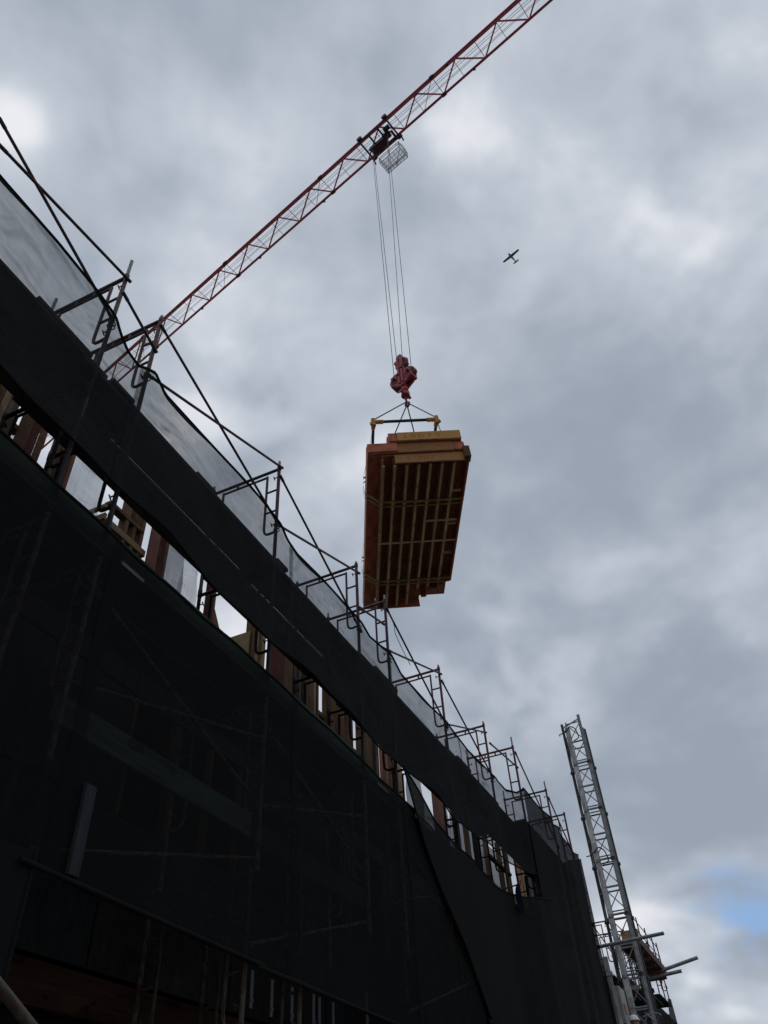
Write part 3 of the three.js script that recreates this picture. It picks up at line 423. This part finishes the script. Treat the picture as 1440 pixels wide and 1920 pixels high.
// hook block
const HC = V(20.53, 28.55, -6.85);                             // hook point
const hk = thing('hook_block', 'dark red crane hook block hanging on four ropes', 'hook block', HC.clone());
{
  const q = (s, w, h) => HC.clone().addScaledVector(J, s * 0.56).addScaledVector(JR, w).add(V(0, h, 0)), add = (n, g, m, l) => absolute(hk, n, g, m, l);
  const plate = (pts, th, w) => { const sh = new THREE.Shape(pts.map(([a, b]) => new THREE.Vector2(a * 0.56, b))); const g = new THREE.ExtrudeGeometry(sh, { depth: th, bevelEnabled: true, bevelSize: 0.02, bevelThickness: 0.02, bevelSegments: 2 }); g.translate(0, 0, -th / 2); g.applyMatrix4(new THREE.Matrix4().makeBasis(J, V(0, 1, 0), JR.clone())); const o = q(0, w, 0); g.translate(o.x, o.y, o.z); return g; };
  add('cross_plate', [plate([[-0.98, 1.62], [-0.98, 1.2], [-0.75, 1.0], [-0.1, 0.75], [0.1, 0.75], [0.75, 1.0], [0.98, 1.2], [0.98, 1.62], [0.7, 1.72], [0.32, 1.75], [0.24, 2.5], [-0.24, 2.5], [-0.32, 1.75], [-0.7, 1.72]], 0.06, -0.16), plate([[-0.98, 1.62], [-0.98, 1.2], [-0.75, 1.0], [-0.1, 0.75], [0.1, 0.75], [0.75, 1.0], [0.98, 1.2], [0.98, 1.62], [0.7, 1.72], [0.32, 1.75], [0.24, 2.5], [-0.24, 2.5], [-0.32, 1.75], [-0.7, 1.72]], 0.06, 0.16)], M.hook);
  for (const [s, h] of [[-0.7, 1.42], [0.7, 1.42], [0, 2.35]]) add('sheave', [tube(q(s, -0.11, h), q(s, -0.02, h), 0.32, 20), tube(q(s, 0.02, h), q(s, 0.11, h), 0.32, 20)], M.craneDark);
  for (const s of [-0.7, 0.7]) add('sheave_cover', [beam(q(s - 0.36, 0, 1.2), q(s + 0.36, 0, 1.2), 0.42, 0.34), beam(q(s - 0.3, 0, 1.5), q(s + 0.3, 0, 1.5), 0.46, 0.26)], M.hook);
  add('head', [beam(q(-0.42, 0, 2.72), q(0.42, 0, 2.72), 0.12, 0.16), tube(q(0, -0.2, 2.85), q(0, 0.2, 2.85), 0.15, 10), tube(q(0.42, -0.16, 2.62), q(0.42, 0.16, 2.62), 0.12, 10), bent([q(-0.3, 0, 2.6), q(-0.5, 0, 2.66), q(-0.56, 0, 2.45), q(-0.44, 0, 2.38)], 0.06, 16, 6)].map(g => g.index ? g.toNonIndexed() : g), M.hook);
  add('swivel', [tube(q(0, 0, 0.45), q(0, 0, 1.1), 0.17, 14, 0.12), tube(q(0, 0, 0.12), q(0, 0, 0.32), 0.2, 14), tube(q(0.05, -0.32, 0.24), q(-0.05, 0.32, 0.24), 0.07, 8), tube(q(0, 0, 0.3), q(0, 0, 0.5), 0.1, 10)], M.hook);
  add('side_column', [beam(q(-0.16, -0.2, 0.9), q(-0.16, -0.2, 2.75), 0.1, 0.12, JR), beam(q(0.16, -0.2, 0.9), q(0.16, -0.2, 2.75), 0.1, 0.12, JR), beam(q(-0.34, -0.21, 2.1), q(0.34, -0.21, 2.1), 0.08, 0.1)], M.hook);
  for (const [s, h] of [[-0.7, 1.42], [0.7, 1.42], [-0.2, 1.9], [0.22, 1.5]]) add('pin', tube(q(s, -0.3, h), q(s, 0.3, h), 0.07, 10), M.craneDark);
  add('guard_bar', bent([q(0.98, 0.1, 1.05), q(0.8, 0.1, 0.82), q(0.4, 0.1, 0.78), q(0.2, 0.1, 0.85)], 0.03, 16, 6), M.craneDark);
  add('hook', bent([q(0, 0, 0.14), q(0, 0, -0.1), q(-0.02, 0, -0.34), q(0.1, 0, -0.5), q(-0.1, 0, -0.66), q(-0.24, 0, -0.52), q(-0.22, 0, -0.42)], 0.055, 30, 8), M.craneDark);
  [[0.72, 0.98, 1.5, 0.05], [0.62, 0.5, 2.5, 0.02], [-0.62, -0.1, 2.7, 0.0], [-0.72, -0.92, 1.7, -0.05]].forEach(([s, e, h, w], i) => { const a = jib(SC + s, JW / 2 + w, -0.5), b = q(e, w, h); solo('hoist_rope', tube(a, b, 0.016, 5), M.rope, `thin hoist rope between trolley and hook block, ${ord[i]} from left`, 'rope', 'hoist ropes of the crane'); });
}

// ---------------------------------------------------------------- hanging load
const LA = V(0.893, 0, -0.45).normalize(), LB = V(-LA.z, 0, LA.x).normalize(), LO = V(16.085, 20.6, -6.91), LT = LB.clone().add(V(0, 0.055, 0)).normalize(), LU = LT.clone().cross(LA).normalize();
const ld = (a, b, h) => LO.clone().addScaledVector(LA, a).addScaledVector(LT, b).addScaledVector(LU, h);    // along the load, across it to the right, up from its underside
const load = thing('floor_panel_stack', 'stack of red-brown timber floor panels slung beneath the crane hook', 'load', ld(4.4, 1.7, 0));
{
  const add = (n, g, m, l) => absolute(load, n, g, m, l);
  const blk = (a0, a1, b0, b1, h0, h1) => { const g = box(a1 - a0, h1 - h0, b1 - b0); g.applyMatrix4(new THREE.Matrix4().makeBasis(LA, LU, LT)); const c = ld((a0 + a1) / 2, (b0 + b1) / 2, (h0 + h1) / 2); g.translate(c.x, c.y, c.z); return g; };
  const textM = (text, paper, ink, k) => std([1, 1, 1], { map: scrawl(text, 1024, 160, ink, paper, k), roughness: 0.8 });
  const face = (b0, b1, h0, h1, a, m) => { const g = new THREE.PlaneGeometry(b1 - b0, h1 - h0); g.applyMatrix4(new THREE.Matrix4().makeBasis(LT, LU, LA.clone().negate())); const c = ld(a, (b0 + b1) / 2, (h0 + h1) / 2); g.translate(c.x, c.y, c.z); return g; };
  // lowest panel: its joists hang open below, the far end cut in steps
  for (const [b0, b1, L] of [[0.44, 2.25, 8.15], [2.25, 2.47, 7.6], [2.47, 2.9, 7.1], [2.9, 3.1, 7.0], [3.1, 3.36, 6.6]]) add('deck_sheet', blk(0.06, L, b0 + 0.003, b1 - 0.003, -0.06, -0.035), M.osb);
  const js = [0.48, 0.87, 1.28, 1.68, 2.07, 2.47, 2.88], len = [8.1, 8.08, 8.05, 8.0, 7.0, 6.9, 6.5];
  js.forEach((b, i) => { const e = len[i]; add('joist_flange', blk(0.2, e, b - 0.044, b + 0.044, -0.42, -0.38), M.flange); add('joist_web', blk(0.2, e, b - 0.006, b + 0.006, -0.38, -0.1), M.osb); add('joist_flange', blk(0.2, e, b - 0.044, b + 0.044, -0.1, -0.064), M.flange); });
  add('side_board', blk(0.06, 6.6, 3.33, 3.38, -0.42, -0.03), M.lvl); add('end_board', blk(8.12, 8.18, 0.44, 2.25, -0.43, -0.04), M.lvl); add('end_board', blk(6.56, 6.62, 2.1, 3.33, -0.41, -0.04), M.osb); add('end_board', blk(6.7, 7.55, 2.43, 2.47, -0.41, -0.04), M.lvl); add('end_board', blk(6.65, 7.05, 2.86, 2.9, -0.41, -0.06), M.lvl); add('end_board', blk(6.7, 7.0, 2.92, 3.12, -0.3, -0.14), M.brownply); add('end_board', blk(7.52, 7.58, 2.25, 2.43, -0.41, -0.1), M.lvl); add('end_board', blk(7.05, 7.08, 2.47, 2.86, -0.41, -0.1), M.osb);
  add('blocking', blk(4.1, 4.16, 0.44, 3.3, -0.435, -0.39), M.flange); add('blocking', blk(1.5, 1.56, 2.86, 3.24, -0.42, -0.34), M.flange); add('blocking', blk(2.98, 3.04, 2.1, 3.24, -0.432, -0.38), M.flange); add('blocking', blk(3.2, 3.26, 2.88, 3.24, -0.42, -0.34), M.flange); add('blocking', blk(4.84, 4.9, 2.86, 3.24, -0.42, -0.34), M.flange);
  add('rim_board', blk(0.04, 0.085, 0.88, 3.2, -0.43, -0.04), M.rim); add('board_face', face(0.89, 3.19, -0.425, -0.045, 0.036, 0), textM([['L', 0.2, 0.52, 1.2], ['-', 0.28, 0.52, 1], ['3', 0.36, 0.52, 1.3], ['D', 0.45, 0.52, 1.3], ['7', 0.54, 0.52, 1.2]], '#9c6a3a', '#5c4326', 3));
  add('end_cap', blk(-0.1, 0.2, 3.2, 3.42, -0.4, 0.1), M.brownply);
  // middle panel: wider to the left, its red board showing along the left underside
  add('side_board', blk(0.0, 8.72, 0.02, 0.43, 0.0, 0.045), M.lvl, 'wide red laminated board along the left underside'); add('side_board', blk(0.0, 8.72, -0.02, 0.02, 0.0, 0.4), M.lvl); add('edge_strip', blk(0.05, 8.7, -0.032, -0.02, 0.33, 0.38), M.flange);
  add('deck_sheet', blk(0.0, 8.0, 0.43, 3.3, 0.0, 0.03), M.lvl); add('deck_sheet', blk(0.0, 6.6, 0.02, 3.3, 0.37, 0.4), M.osb); add('side_board', blk(0.0, 6.6, 3.26, 3.3, 0.03, 0.37), M.lvl); add('end_board', blk(8.66, 8.72, 0.02, 2.3, 0.045, 0.39), M.lvl);
  add('rim_board', blk(-0.05, 0.0, 0.0, 2.9, 0.0, 0.4), M.rim); add('board_face', face(1.0, 2.89, 0.01, 0.39, -0.054, 0), textM([['L', 0.2, 0.5, 1.2], ['5', 0.32, 0.5, 1.3], ['0', 0.42, 0.5, 1.3]], '#8e5f34', '#5c4326', 5)); add('end_block', blk(-0.1, -0.05, 0.0, 1.0, 0.01, 0.4), M.lvl); add('end_block', blk(-0.04, 0.06, 2.9, 3.26, 0.02, 0.38), M.lvl);
  // top panel
  add('deck_sheet', blk(-0.12, 6.4, 0.75, 3.22, 0.42, 0.445), M.lvl); add('rim_board', blk(-0.17, -0.12, 1.05, 3.22, 0.43, 0.83), M.rim); add('board_face', face(1.06, 3.21, 0.44, 0.82, -0.174, 0), textM([['L', 0.13, 0.5, 1.3], ['5', 0.25, 0.5, 1.5], ['D', 0.37, 0.5, 1.5], ['7', 0.5, 0.48, 1.4], ['5', 0.64, 0.48, 1.5]], '#b48445', '#6a4c2a', 7));
  add('end_block', blk(-0.15, 0.2, 0.75, 1.05, 0.45, 0.83), M.lvl); add('side_board', blk(0.0, 6.4, 0.71, 0.75, 0.43, 0.82), M.lvl); add('side_board', blk(0.0, 6.4, 3.2, 3.24, 0.45, 0.82), M.lvl); add('deck_sheet', blk(-0.1, 6.4, 0.75, 3.22, 0.82, 0.845), M.lvl);
}
// slings round the stack
function strapLoop(a, lab) { const y0 = -0.45, pts = [[0.3, 0.87], [-0.06, 0.8], [-0.1, 0.4], [-0.07, 0.0], [0.1, -0.12], [0.42, y0 + 0.02], [1.0, y0], [2.2, y0 - 0.01], [3.3, y0], [3.42, -0.3], [3.42, 0.4], [3.32, 0.88]];
  const strip = (da, wd) => sheet(60, 1, (s, t) => { const k = s * (pts.length - 1), i = Math.min(pts.length - 2, Math.floor(k)), f = k - i; const b = pts[i][0] + (pts[i + 1][0] - pts[i][0]) * f, h = pts[i][1] + (pts[i + 1][1] - pts[i][1]) * f; return ld(a + da + wd * (t - 0.5) + 0.06 * Math.sin(s * 3), b, h); }, 1);
  const m = M.strap.clone(); m.side = THREE.DoubleSide;
  const t = thing('sling_strap', lab, 'strap', ld(a, 1.7, 0), 'yellow straps round the floor panels'); absolute(t, 'strap', strip(0, 0.1), m); absolute(t, 'strap', strip(0.22, 0.07), m); return t; }
strapLoop(1.85, 'yellow sling strap round the near third of the floor panels'); strapLoop(6.3, 'yellow sling strap round the far end of the floor panels');
const spr = thing('spreader_frame', 'black lifting frame with yellow corner fittings above the panels', 'lifting frame', ld(4, 1.8, 3.9));
{
  const add = (n, g, m) => absolute(spr, n, g, m), a0 = 2.0, a1 = 5.9, b0 = 0.62, b1 = 3.1, h0 = 3.98, c = [[a0, b0], [a0, b1], [a1, b1], [a1, b0]];
  c.forEach(([a, b], i) => { const [a2, b2] = c[(i + 1) % 4]; add('tube', tube(ld(a, b, h0), ld(a2, b2, h0), 0.06, 12), M.steel);
    const sa = a === a0 ? 1 : -1, sb = b === b0 ? 1 : -1;
    add('corner_fitting', [tube(ld(a, b, h0), ld(a + sa * 0.32, b, h0), 0.085, 10), tube(ld(a, b, h0), ld(a, b + sb * 0.38, h0), 0.085, 10), tube(ld(a, b, h0 - 0.22), ld(a, b, h0 + 0.16), 0.09, 10), ...[0.18, 0.32].map(k => tube(ld(a, b + sb * k, h0 - 0.12), ld(a, b + sb * k, h0 + 0.1), 0.03, 6)), tube(ld(a - 0.05, b - sb * 0.1, h0 - 0.2), ld(a + 0.05, b - sb * 0.1, h0 + 0.02), 0.05, 6)], M.yellow); });
  [[a0, b0], [a0, b1], [a1, b1], [a1, b0]].forEach(([a, b], i) => { solo('sling_cable', tube(ld(a, b, h0 + 0.12), HC.clone().add(V(0.02 * i, -0.3 - 0.12 * (i > 1), 0)), 0.028, 6), M.steel, `sling cable from hook to the ${['near left', 'near right', 'far right', 'far left'][i]} corner of the lifting frame`, 'cable', 'sling cables under the hook');
    const e = a === a0 ? 1.95 : 6.35, be = b === b0 ? -0.05 : 3.34; const m = M.strap.clone(); m.side = THREE.DoubleSide;
    solo('lifting_strap', sheet(8, 1, (s, t) => ld(a + (e - a) * s + 0.1 * (t - 0.5), b + (be - b) * s, h0 - 0.1 + (0.86 - h0 + 0.1) * s), 1), m, `yellow strap from the ${['near left', 'near right', 'far right', 'far left'][i]} frame corner down to the load`, 'strap', 'lifting straps'); });
}

// ---------------------------------------------------------------- mast climber at the far end
const mast = thing('hoist_mast', 'tall white and grey lattice mast of a hoist against the sky', 'mast', P(24.7, 0, 3.6));
{
  const add = (n, g, m, l) => absolute(mast, n, g, m, l), T = 13.85, A = [25.05, 4.1], Bp = [24.45, 3.86], C = [24.45, 3.4], D = [25.05, 3.38];
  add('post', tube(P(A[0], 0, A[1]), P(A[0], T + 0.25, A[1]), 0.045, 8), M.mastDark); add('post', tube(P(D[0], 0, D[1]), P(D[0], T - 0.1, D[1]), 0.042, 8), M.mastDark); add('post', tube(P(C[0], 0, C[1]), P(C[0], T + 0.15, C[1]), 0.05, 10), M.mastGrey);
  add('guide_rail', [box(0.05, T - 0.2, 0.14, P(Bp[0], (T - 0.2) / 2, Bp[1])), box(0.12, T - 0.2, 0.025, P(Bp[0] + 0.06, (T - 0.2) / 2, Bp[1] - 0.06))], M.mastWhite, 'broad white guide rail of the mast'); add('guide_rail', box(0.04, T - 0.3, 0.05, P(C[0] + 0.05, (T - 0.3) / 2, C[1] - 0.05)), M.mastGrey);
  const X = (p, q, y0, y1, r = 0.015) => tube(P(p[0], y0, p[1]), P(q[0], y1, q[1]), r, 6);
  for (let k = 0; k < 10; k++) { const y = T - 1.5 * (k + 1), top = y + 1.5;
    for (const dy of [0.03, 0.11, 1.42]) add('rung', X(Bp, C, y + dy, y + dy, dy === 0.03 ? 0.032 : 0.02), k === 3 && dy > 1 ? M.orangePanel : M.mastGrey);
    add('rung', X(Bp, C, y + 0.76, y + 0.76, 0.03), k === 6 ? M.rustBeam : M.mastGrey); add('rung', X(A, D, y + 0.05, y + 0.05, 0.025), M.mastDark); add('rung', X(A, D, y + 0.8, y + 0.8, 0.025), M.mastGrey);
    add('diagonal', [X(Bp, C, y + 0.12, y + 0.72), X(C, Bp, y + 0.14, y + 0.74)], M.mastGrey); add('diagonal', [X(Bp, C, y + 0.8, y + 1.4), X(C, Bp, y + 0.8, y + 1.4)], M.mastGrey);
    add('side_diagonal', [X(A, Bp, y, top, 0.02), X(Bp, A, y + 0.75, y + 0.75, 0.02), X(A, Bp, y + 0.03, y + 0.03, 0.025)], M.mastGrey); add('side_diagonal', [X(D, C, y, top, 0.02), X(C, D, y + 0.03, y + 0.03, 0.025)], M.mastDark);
  }
  for (let k = 0; k < 9; k++) for (const p of [A, Bp, C, D]) add('joint_flange', [tube(P(p[0], T - 1.5 * (k + 1) - 0.03, p[1]), P(p[0], T - 1.5 * (k + 1) + 0.05, p[1]), 0.075, 8)], p === Bp ? M.galv : M.mastDark);
  add('cable', bent([P(24.6, 13.4, 3.98), P(24.62, 11, 4.0), P(24.55, 9.5, 3.97), P(24.66, 7, 4.01), P(24.6, 4, 3.98)], 0.016, 60, 5), M.mastDark);
  add('top_bar', X([A[0], A[1]], [C[0], C[1]], T + 0.12, T + 0.02, 0.025), M.mastGrey);
  for (const [y, m] of [[13.45, M.mastDark], [9.55, M.mastDark]]) add('cable_guide', [bent([P(24.5, y, 4.15), P(24.3, y - 0.05, 4.12), P(24.15, y - 0.1, 4.0), P(24.2, y, 3.86)], 0.018, 20, 6), bent([P(24.45, y + 0.05, 3.95), P(24.25, y + 0.12, 3.72), P(24.2, y - 0.02, 3.56), P(24.3, y - 0.28, 3.52), P(24.45, y - 0.3, 3.72)], 0.018, 24, 6)], m);
}
const climb = thing('mast_platform', 'rust-red work platform deck jutting out beside the white mast', 'platform', P(28, 7.4, 3.7));
{
  const add = (n, g, m) => absolute(climb, n, g, m);
  add('deck', box(5.2, 0.06, 0.56, P(28.25, 7.46, 3.78)), M.rustBeam); add('edge_beam', box(5.2, 0.22, 0.06, P(28.25, 7.55, 3.49)), M.rustBeam); add('edge_beam', box(5.2, 0.22, 0.06, P(28.25, 7.55, 4.07)), M.rustBeam);
  for (let k = 0; k < 6; k++) add('joist', box(0.06, 0.12, 0.56, P(25.75 + k, 7.38, 3.78)), k % 2 ? M.rustBeam : M.brownply);
  add('end_plate', box(0.05, 0.3, 0.5, P(25.6, 7.55, 3.62)), M.yellow);
  for (const u of [27.2, 28.6, 29.8, 30.7]) add('guard_post', tube(P(u, 7.5, 3.55), P(u, 8.4, 3.55), 0.02, 6), M.brace); add('guard_rail', [tube(P(26.2, 8.25, 3.55), P(30.8, 8.25, 3.55), 0.015, 6), tube(P(26.2, 7.95, 3.55), P(30.8, 7.95, 3.55), 0.015, 6)], M.brace);
}
solo('outrigger_tube', tube(P(21.78, 6.54, 4.05), P(21.78, 6.6, 2.27), 0.042, 10), M.galv, 'pale steel tube jutting out across the white mast', 'tube', 'steel tubes jutting over the street');
solo('outrigger_tube', tube(P(29.8, 7.28, 4.2), P(29.86, 7.61, 2.28), 0.055, 10), M.galv, 'longer pale tube jutting out from the end of the work platform', 'tube', 'steel tubes jutting over the street');
solo('outrigger_tube', tube(P(29.7, 7.2, 4.2), P(29.78, 7.3, 2.88), 0.055, 10), M.galv, 'shorter pale tube just below the other platform tube', 'tube', 'steel tubes jutting over the street');
// hoist car and the columns beside it
const car = thing('hoist_car', 'pale hoist car with an orange-red panel at the foot of the mast', 'hoist', P(23, 4.6, 4.0));
{
  const add = (n, g, m, l) => absolute(car, n, g, m, l);
  add('front_panel', box(0.03, 0.8, 0.46, P(22.7, 5.45, 4.05)), M.pale); add('side_panel', box(0.7, 0.8, 0.03, P(23.06, 5.45, 3.81)), M.pale); add('corner_post', box(0.06, 1.3, 0.08, P(22.68, 5.2, 3.92)), M.mastWhite); add('lower_panel', box(0.035, 0.4, 0.2, P(22.69, 4.82, 4.08)), M.orangePanel, 'orange-red panel at the bottom of the car'); add('floor', box(1.3, 0.06, 0.9, P(23.3, 4.6, 3.75)), M.steel);
  add('warning_sign', box(0.2, 0.22, 0.012, P(22.98, 5.38, 3.785)), M.orangePanel); add('gate_rail', [tube(P(22.7, 5.2, 3.3), P(24.2, 5.2, 3.3), 0.018, 6), bent([P(23.5, 5.25, 3.5), P(23.6, 5.32, 3.2), P(23.9, 5.3, 3.1), P(24.2, 5.2, 3.3)], 0.015, 16, 6)], M.galv);
}
[[22.9, 4.25, 7.0, 'left of the mast, nearest the net'], [23.6, 4.12, 6.7, 'between net and mast'], [26.6, 3.75, 7.3, 'right of the mast, pale green'], [27.6, 3.7, 6.9, 'right of the mast, thinner']].forEach(([u, n, t, l], i) => solo('hoist_column', [box(0.1, t, 0.12, P(u, t / 2, n)), box(0.16, 0.1, 0.2, P(u, t - 0.4, n)), box(0.16, 0.08, 0.2, P(u, t - 1.6, n))], i > 1 ? dull([0.05, 0.085, 0.07], { map: mottleT }) : M.pale, `upright column of the hoist ${l}`, 'column', 'columns beside the hoist mast'));
[[22.5, 4.6, 6.0, 0.5], [26.0, 4.6, 6.35, 1.3], [27, 4.7, 5.0, 1.2], [27, 4.7, 4.7, 1.2]].forEach(([u, n, y, w], i) => solo('landing_beam', box(0.08, 0.1, w, P(u, y, n - 0.2)), M.pale, ['short pale beam end left of the mast', 'pale beam of the upper landing behind the mast', 'upper of two pale beams behind the mast foot', 'lower of two pale beams behind the mast foot'][i], 'beam'));

// worker in the hoist car: upper body as one surface
{
  const w = thing('person', 'worker in white helmet and orange vest standing in the hoist car', 'person', P(23.5, 3.5, 3.72));
  const bones = [[[0, 0.08, 0.1], [0, 0.5, 0.09], 0.075, 0.085], [[0, 0.08, -0.1], [0, 0.5, -0.09], 0.075, 0.085], [[0, 0.5, -0.09], [0, 0.88, -0.08], 0.085, 0.1], [[0, 0.5, 0.09], [0, 0.88, 0.08], 0.085, 0.1], [[0, 0.92, 0.06], [0, 0.92, -0.06], 0.13, 0.13], [[0, 0.95, 0], [0.0, 1.35, 0], 0.135, 0.15], [[0, 1.4, 0.17], [0, 1.4, -0.17], 0.075, 0.075], [[0, 1.4, 0], [-0.02, 1.55, 0], 0.06, 0.055], [[-0.02, 1.62, 0], [-0.03, 1.68, 0], 0.09, 0.1], [[0, 1.4, 0.19], [-0.05, 1.12, 0.24], 0.055, 0.045], [[-0.05, 1.12, 0.24], [-0.25, 1.02, 0.16], 0.042, 0.034], [[0, 1.4, -0.19], [-0.04, 1.12, -0.25], 0.055, 0.045], [[-0.04, 1.12, -0.25], [-0.22, 1.0, -0.2], 0.042, 0.034], [[-0.12, 1.62, 0], [-0.135, 1.61, 0], 0.018, 0.014], [[-0.02, 0.06, 0.1], [-0.14, 0.05, 0.11], 0.05, 0.04], [[-0.02, 0.06, -0.1], [-0.14, 0.05, -0.11], 0.05, 0.04]];
  const N = 72, mc = new MarchingCubes(N, new THREE.MeshStandardMaterial(), false, false, 60000); mc.isolation = 0; const S = 0.98, cy = 0.92;
  for (let k = 0; k < N; k++) for (let j = 0; j < N; j++) for (let i = 0; i < N; i++) {
    const x = (i - N / 2) / (N / 2) * S, y = (j - N / 2) / (N / 2) * S + cy, z = (k - N / 2) / (N / 2) * S; let d = 1e9;
    for (const [a, b, r0, r1] of bones) { const ax = x - a[0], ay = y - a[1], az = z - a[2], bx = b[0] - a[0], by = b[1] - a[1], bz = b[2] - a[2], t = clamp((ax * bx + ay * by + az * bz) / (bx * bx + by * by + bz * bz)); const q = Math.hypot(ax - bx * t, ay - by * t, az - bz * t) - (r0 + (r1 - r0) * t); const h = clamp(0.5 + 0.5 * (d - q) / 0.03); d = d > 10 ? q : d + (q - d) * h - 0.03 * h * (1 - h); }
    mc.field[i + j * N + k * N * N] = -d; }
  mc.update(); const n = mc.count, g = new THREE.BufferGeometry(); g.setAttribute('position', new THREE.BufferAttribute(mc.positionArray.slice(0, n * 3), 3)); g.setAttribute('normal', new THREE.BufferAttribute(mc.normalArray.slice(0, n * 3), 3)); g.scale(S, S, S); g.translate(0, cy, 0);
  const cols = new Float32Array(n * 3), p = g.attributes.position; for (let i = 0; i < n; i++) { const y = p.getY(i), c = y > 1.49 ? [0.32, 0.18, 0.12] : y > 0.93 && Math.abs(p.getZ(i)) < 0.21 ? [0.55, 0.14, 0.04] : y > 0.9 ? [0.05, 0.05, 0.06] : [0.03, 0.035, 0.06]; cols.set(c, i * 3); }
  g.setAttribute('color', new THREE.BufferAttribute(cols, 3)); part(w, 'body', g, new THREE.MeshStandardMaterial({ vertexColors: true, roughness: 0.85 }));
  const hm = new THREE.SphereGeometry(0.125, 20, 10, 0, Math.PI * 2, 0, Math.PI / 2); hm.translate(-0.02, 1.7, 0); const br = new THREE.CylinderGeometry(0.15, 0.155, 0.015, 20); br.translate(-0.04, 1.7, 0); part(w, 'helmet', [hm, br], M.helmet);
}

// ---------------------------------------------------------------- scaffold and nets beyond
const far = [[27.2, 5.2, 7.35], [28.0, 4.6, 6.9], [31.2, 4.6, 7.3], [34.2, 4.6, 7.55], [36.65, 4.6, 8.0], [38.04, 4.6, 7.9], [39.25, 4.6, 7.9]];
far.forEach(([u, n, y], i) => placeFrame(u, y, n, 0.05, `dark scaffold frame beyond the mast, ${ord[i]} from left`, 'frames of the far scaffold', M.brace));
for (let i = 0; i < 6; i++) { const a = far[i], b = far[i + 1]; brace(P(a[0], a[2] + 1.6, a[1] - 0.03), P(b[0], b[2] + 0.7, b[1] - 0.03), `brace of the far scaffold beyond the mast, ${ord[i]} from left`, 'braces of the far scaffold'); deck(a[0], b[0], Math.min(a[2], b[2]) + 0.02, 4.57, `plank deck of the far scaffold, ${ord[i]} from left`, 4, M.plank2); }
net('debris_net', 'dark net over the far scaffold beyond the mast', M.heavy, 60, 10, (s, t) => { const u = 25.6 + 13.7 * s, y1 = lut([[25, 6.2], [28, 6.4], [31, 6.6], [35, 7.0], [37.5, 7.4], [38.6, 8.1], [39.4, 8.2]])(u); return P(u, 0.2 + (y1 - 0.2) * t, 4.55 + wavy(u, t * 5, 0.03)); });
solo('white_sheet', sheet(12, 8, (s, t) => P(24.2 + 3.0 * s, 6.55 + 0.85 * t - 0.3 * s * t, 4.75 + 0.06 * Math.sin(s * 11 + t)), 0.5), M.tarpLight, 'pale sheet on the far scaffold behind the jutting tube', 'sheet');
const fb = thing('far_building', 'dark sheathed building wall behind the far scaffold', 'building', P(33, 0, 6.2));
for (let k = 0; k < 10; k++) absolute(fb, 'wall_panel', box(2.75, k > 4 ? 9.1 : k > 2 ? 7.7 : 6.3, 0.12, P(25.9 + k * 2.78, k > 4 ? 4.55 : k > 2 ? 3.85 : 3.15, 6.0 + 0.01 * (k % 2))), M.dark);
absolute(fb, 'roof', box(27.6, 0.15, 9, P(38.4, 6.2, 10.6)), M.dark);

// ---------------------------------------------------------------- aeroplane
{
  const F = V(-5.02, 0, -1.73).normalize(), R = V(-2.82, 0, 8.21).normalize(); const f2 = F.clone().addScaledVector(R, -F.dot(R)).normalize();
  const c = V(233.57, 391.6, -7.76), t = thing('small_aeroplane', 'tiny high-wing propeller aeroplane flying below the clouds', 'aeroplane', c);
  const basis = new THREE.Matrix4().makeBasis(R.clone(), V(0, 1, 0), f2.clone()), put = g => { g.applyMatrix4(basis); return g; };
  const fus = new THREE.LatheGeometry([[0.02, -5.0], [0.16, -4.9], [0.3, -3.2], [0.5, -1.2], [0.62, 0], [0.6, 1.2], [0.45, 1.9], [0.3, 2.3], [0.02, 2.5]].map(([r, y]) => new THREE.Vector2(r, y)), 16); fus.rotateX(Math.PI / 2); part(t, 'fuselage', put(fus), M.air);
  const wing = (w, c0, c1, y, z) => { const g = new THREE.BufferGeometry(), p = []; const quad = (a, b, cc, d) => p.push(...a, ...b, ...cc, ...a, ...cc, ...d); const th = 0.1; for (const s of [-1, 1]) { const A = [0, y, z + c0 * 0.4], Bq = [s * w, y + 0.1, z + c1 * 0.4], C = [s * w, y + 0.1, z - c1 * 0.6], D = [0, y, z - c0 * 0.6], up = q => [q[0], q[1] + th, q[2]]; quad(A, Bq, C, D); quad(up(A), up(D), up(C), up(Bq)); quad(A, up(A), up(Bq), Bq); quad(D, C, up(C), up(D)); quad(Bq, up(Bq), up(C), C); } g.setAttribute('position', new THREE.Float32BufferAttribute(p, 3)); g.computeVertexNormals(); return put(g); };
  part(t, 'wing', wing(5.3, 1.7, 1.05, 0.5, 0.1), M.air); part(t, 'tailplane', wing(1.75, 0.95, 0.65, 0.1, -4.5), M.air); part(t, 'fin', put(box(0.08, 1.1, 0.8, V(0, 0.6, -4.6))), M.air);
  for (const s of [-1, 1]) part(t, 'wing_strut', put(tube(V(s * 0.5, -0.3, 0.2), V(s * 2.2, 0.5, 0.1), 0.04, 5)), M.air);
  part(t, 'propeller', put(box(1.8, 0.1, 0.04, V(0, 0, 2.52))), M.air);
}

renderer.render(scene, camera);
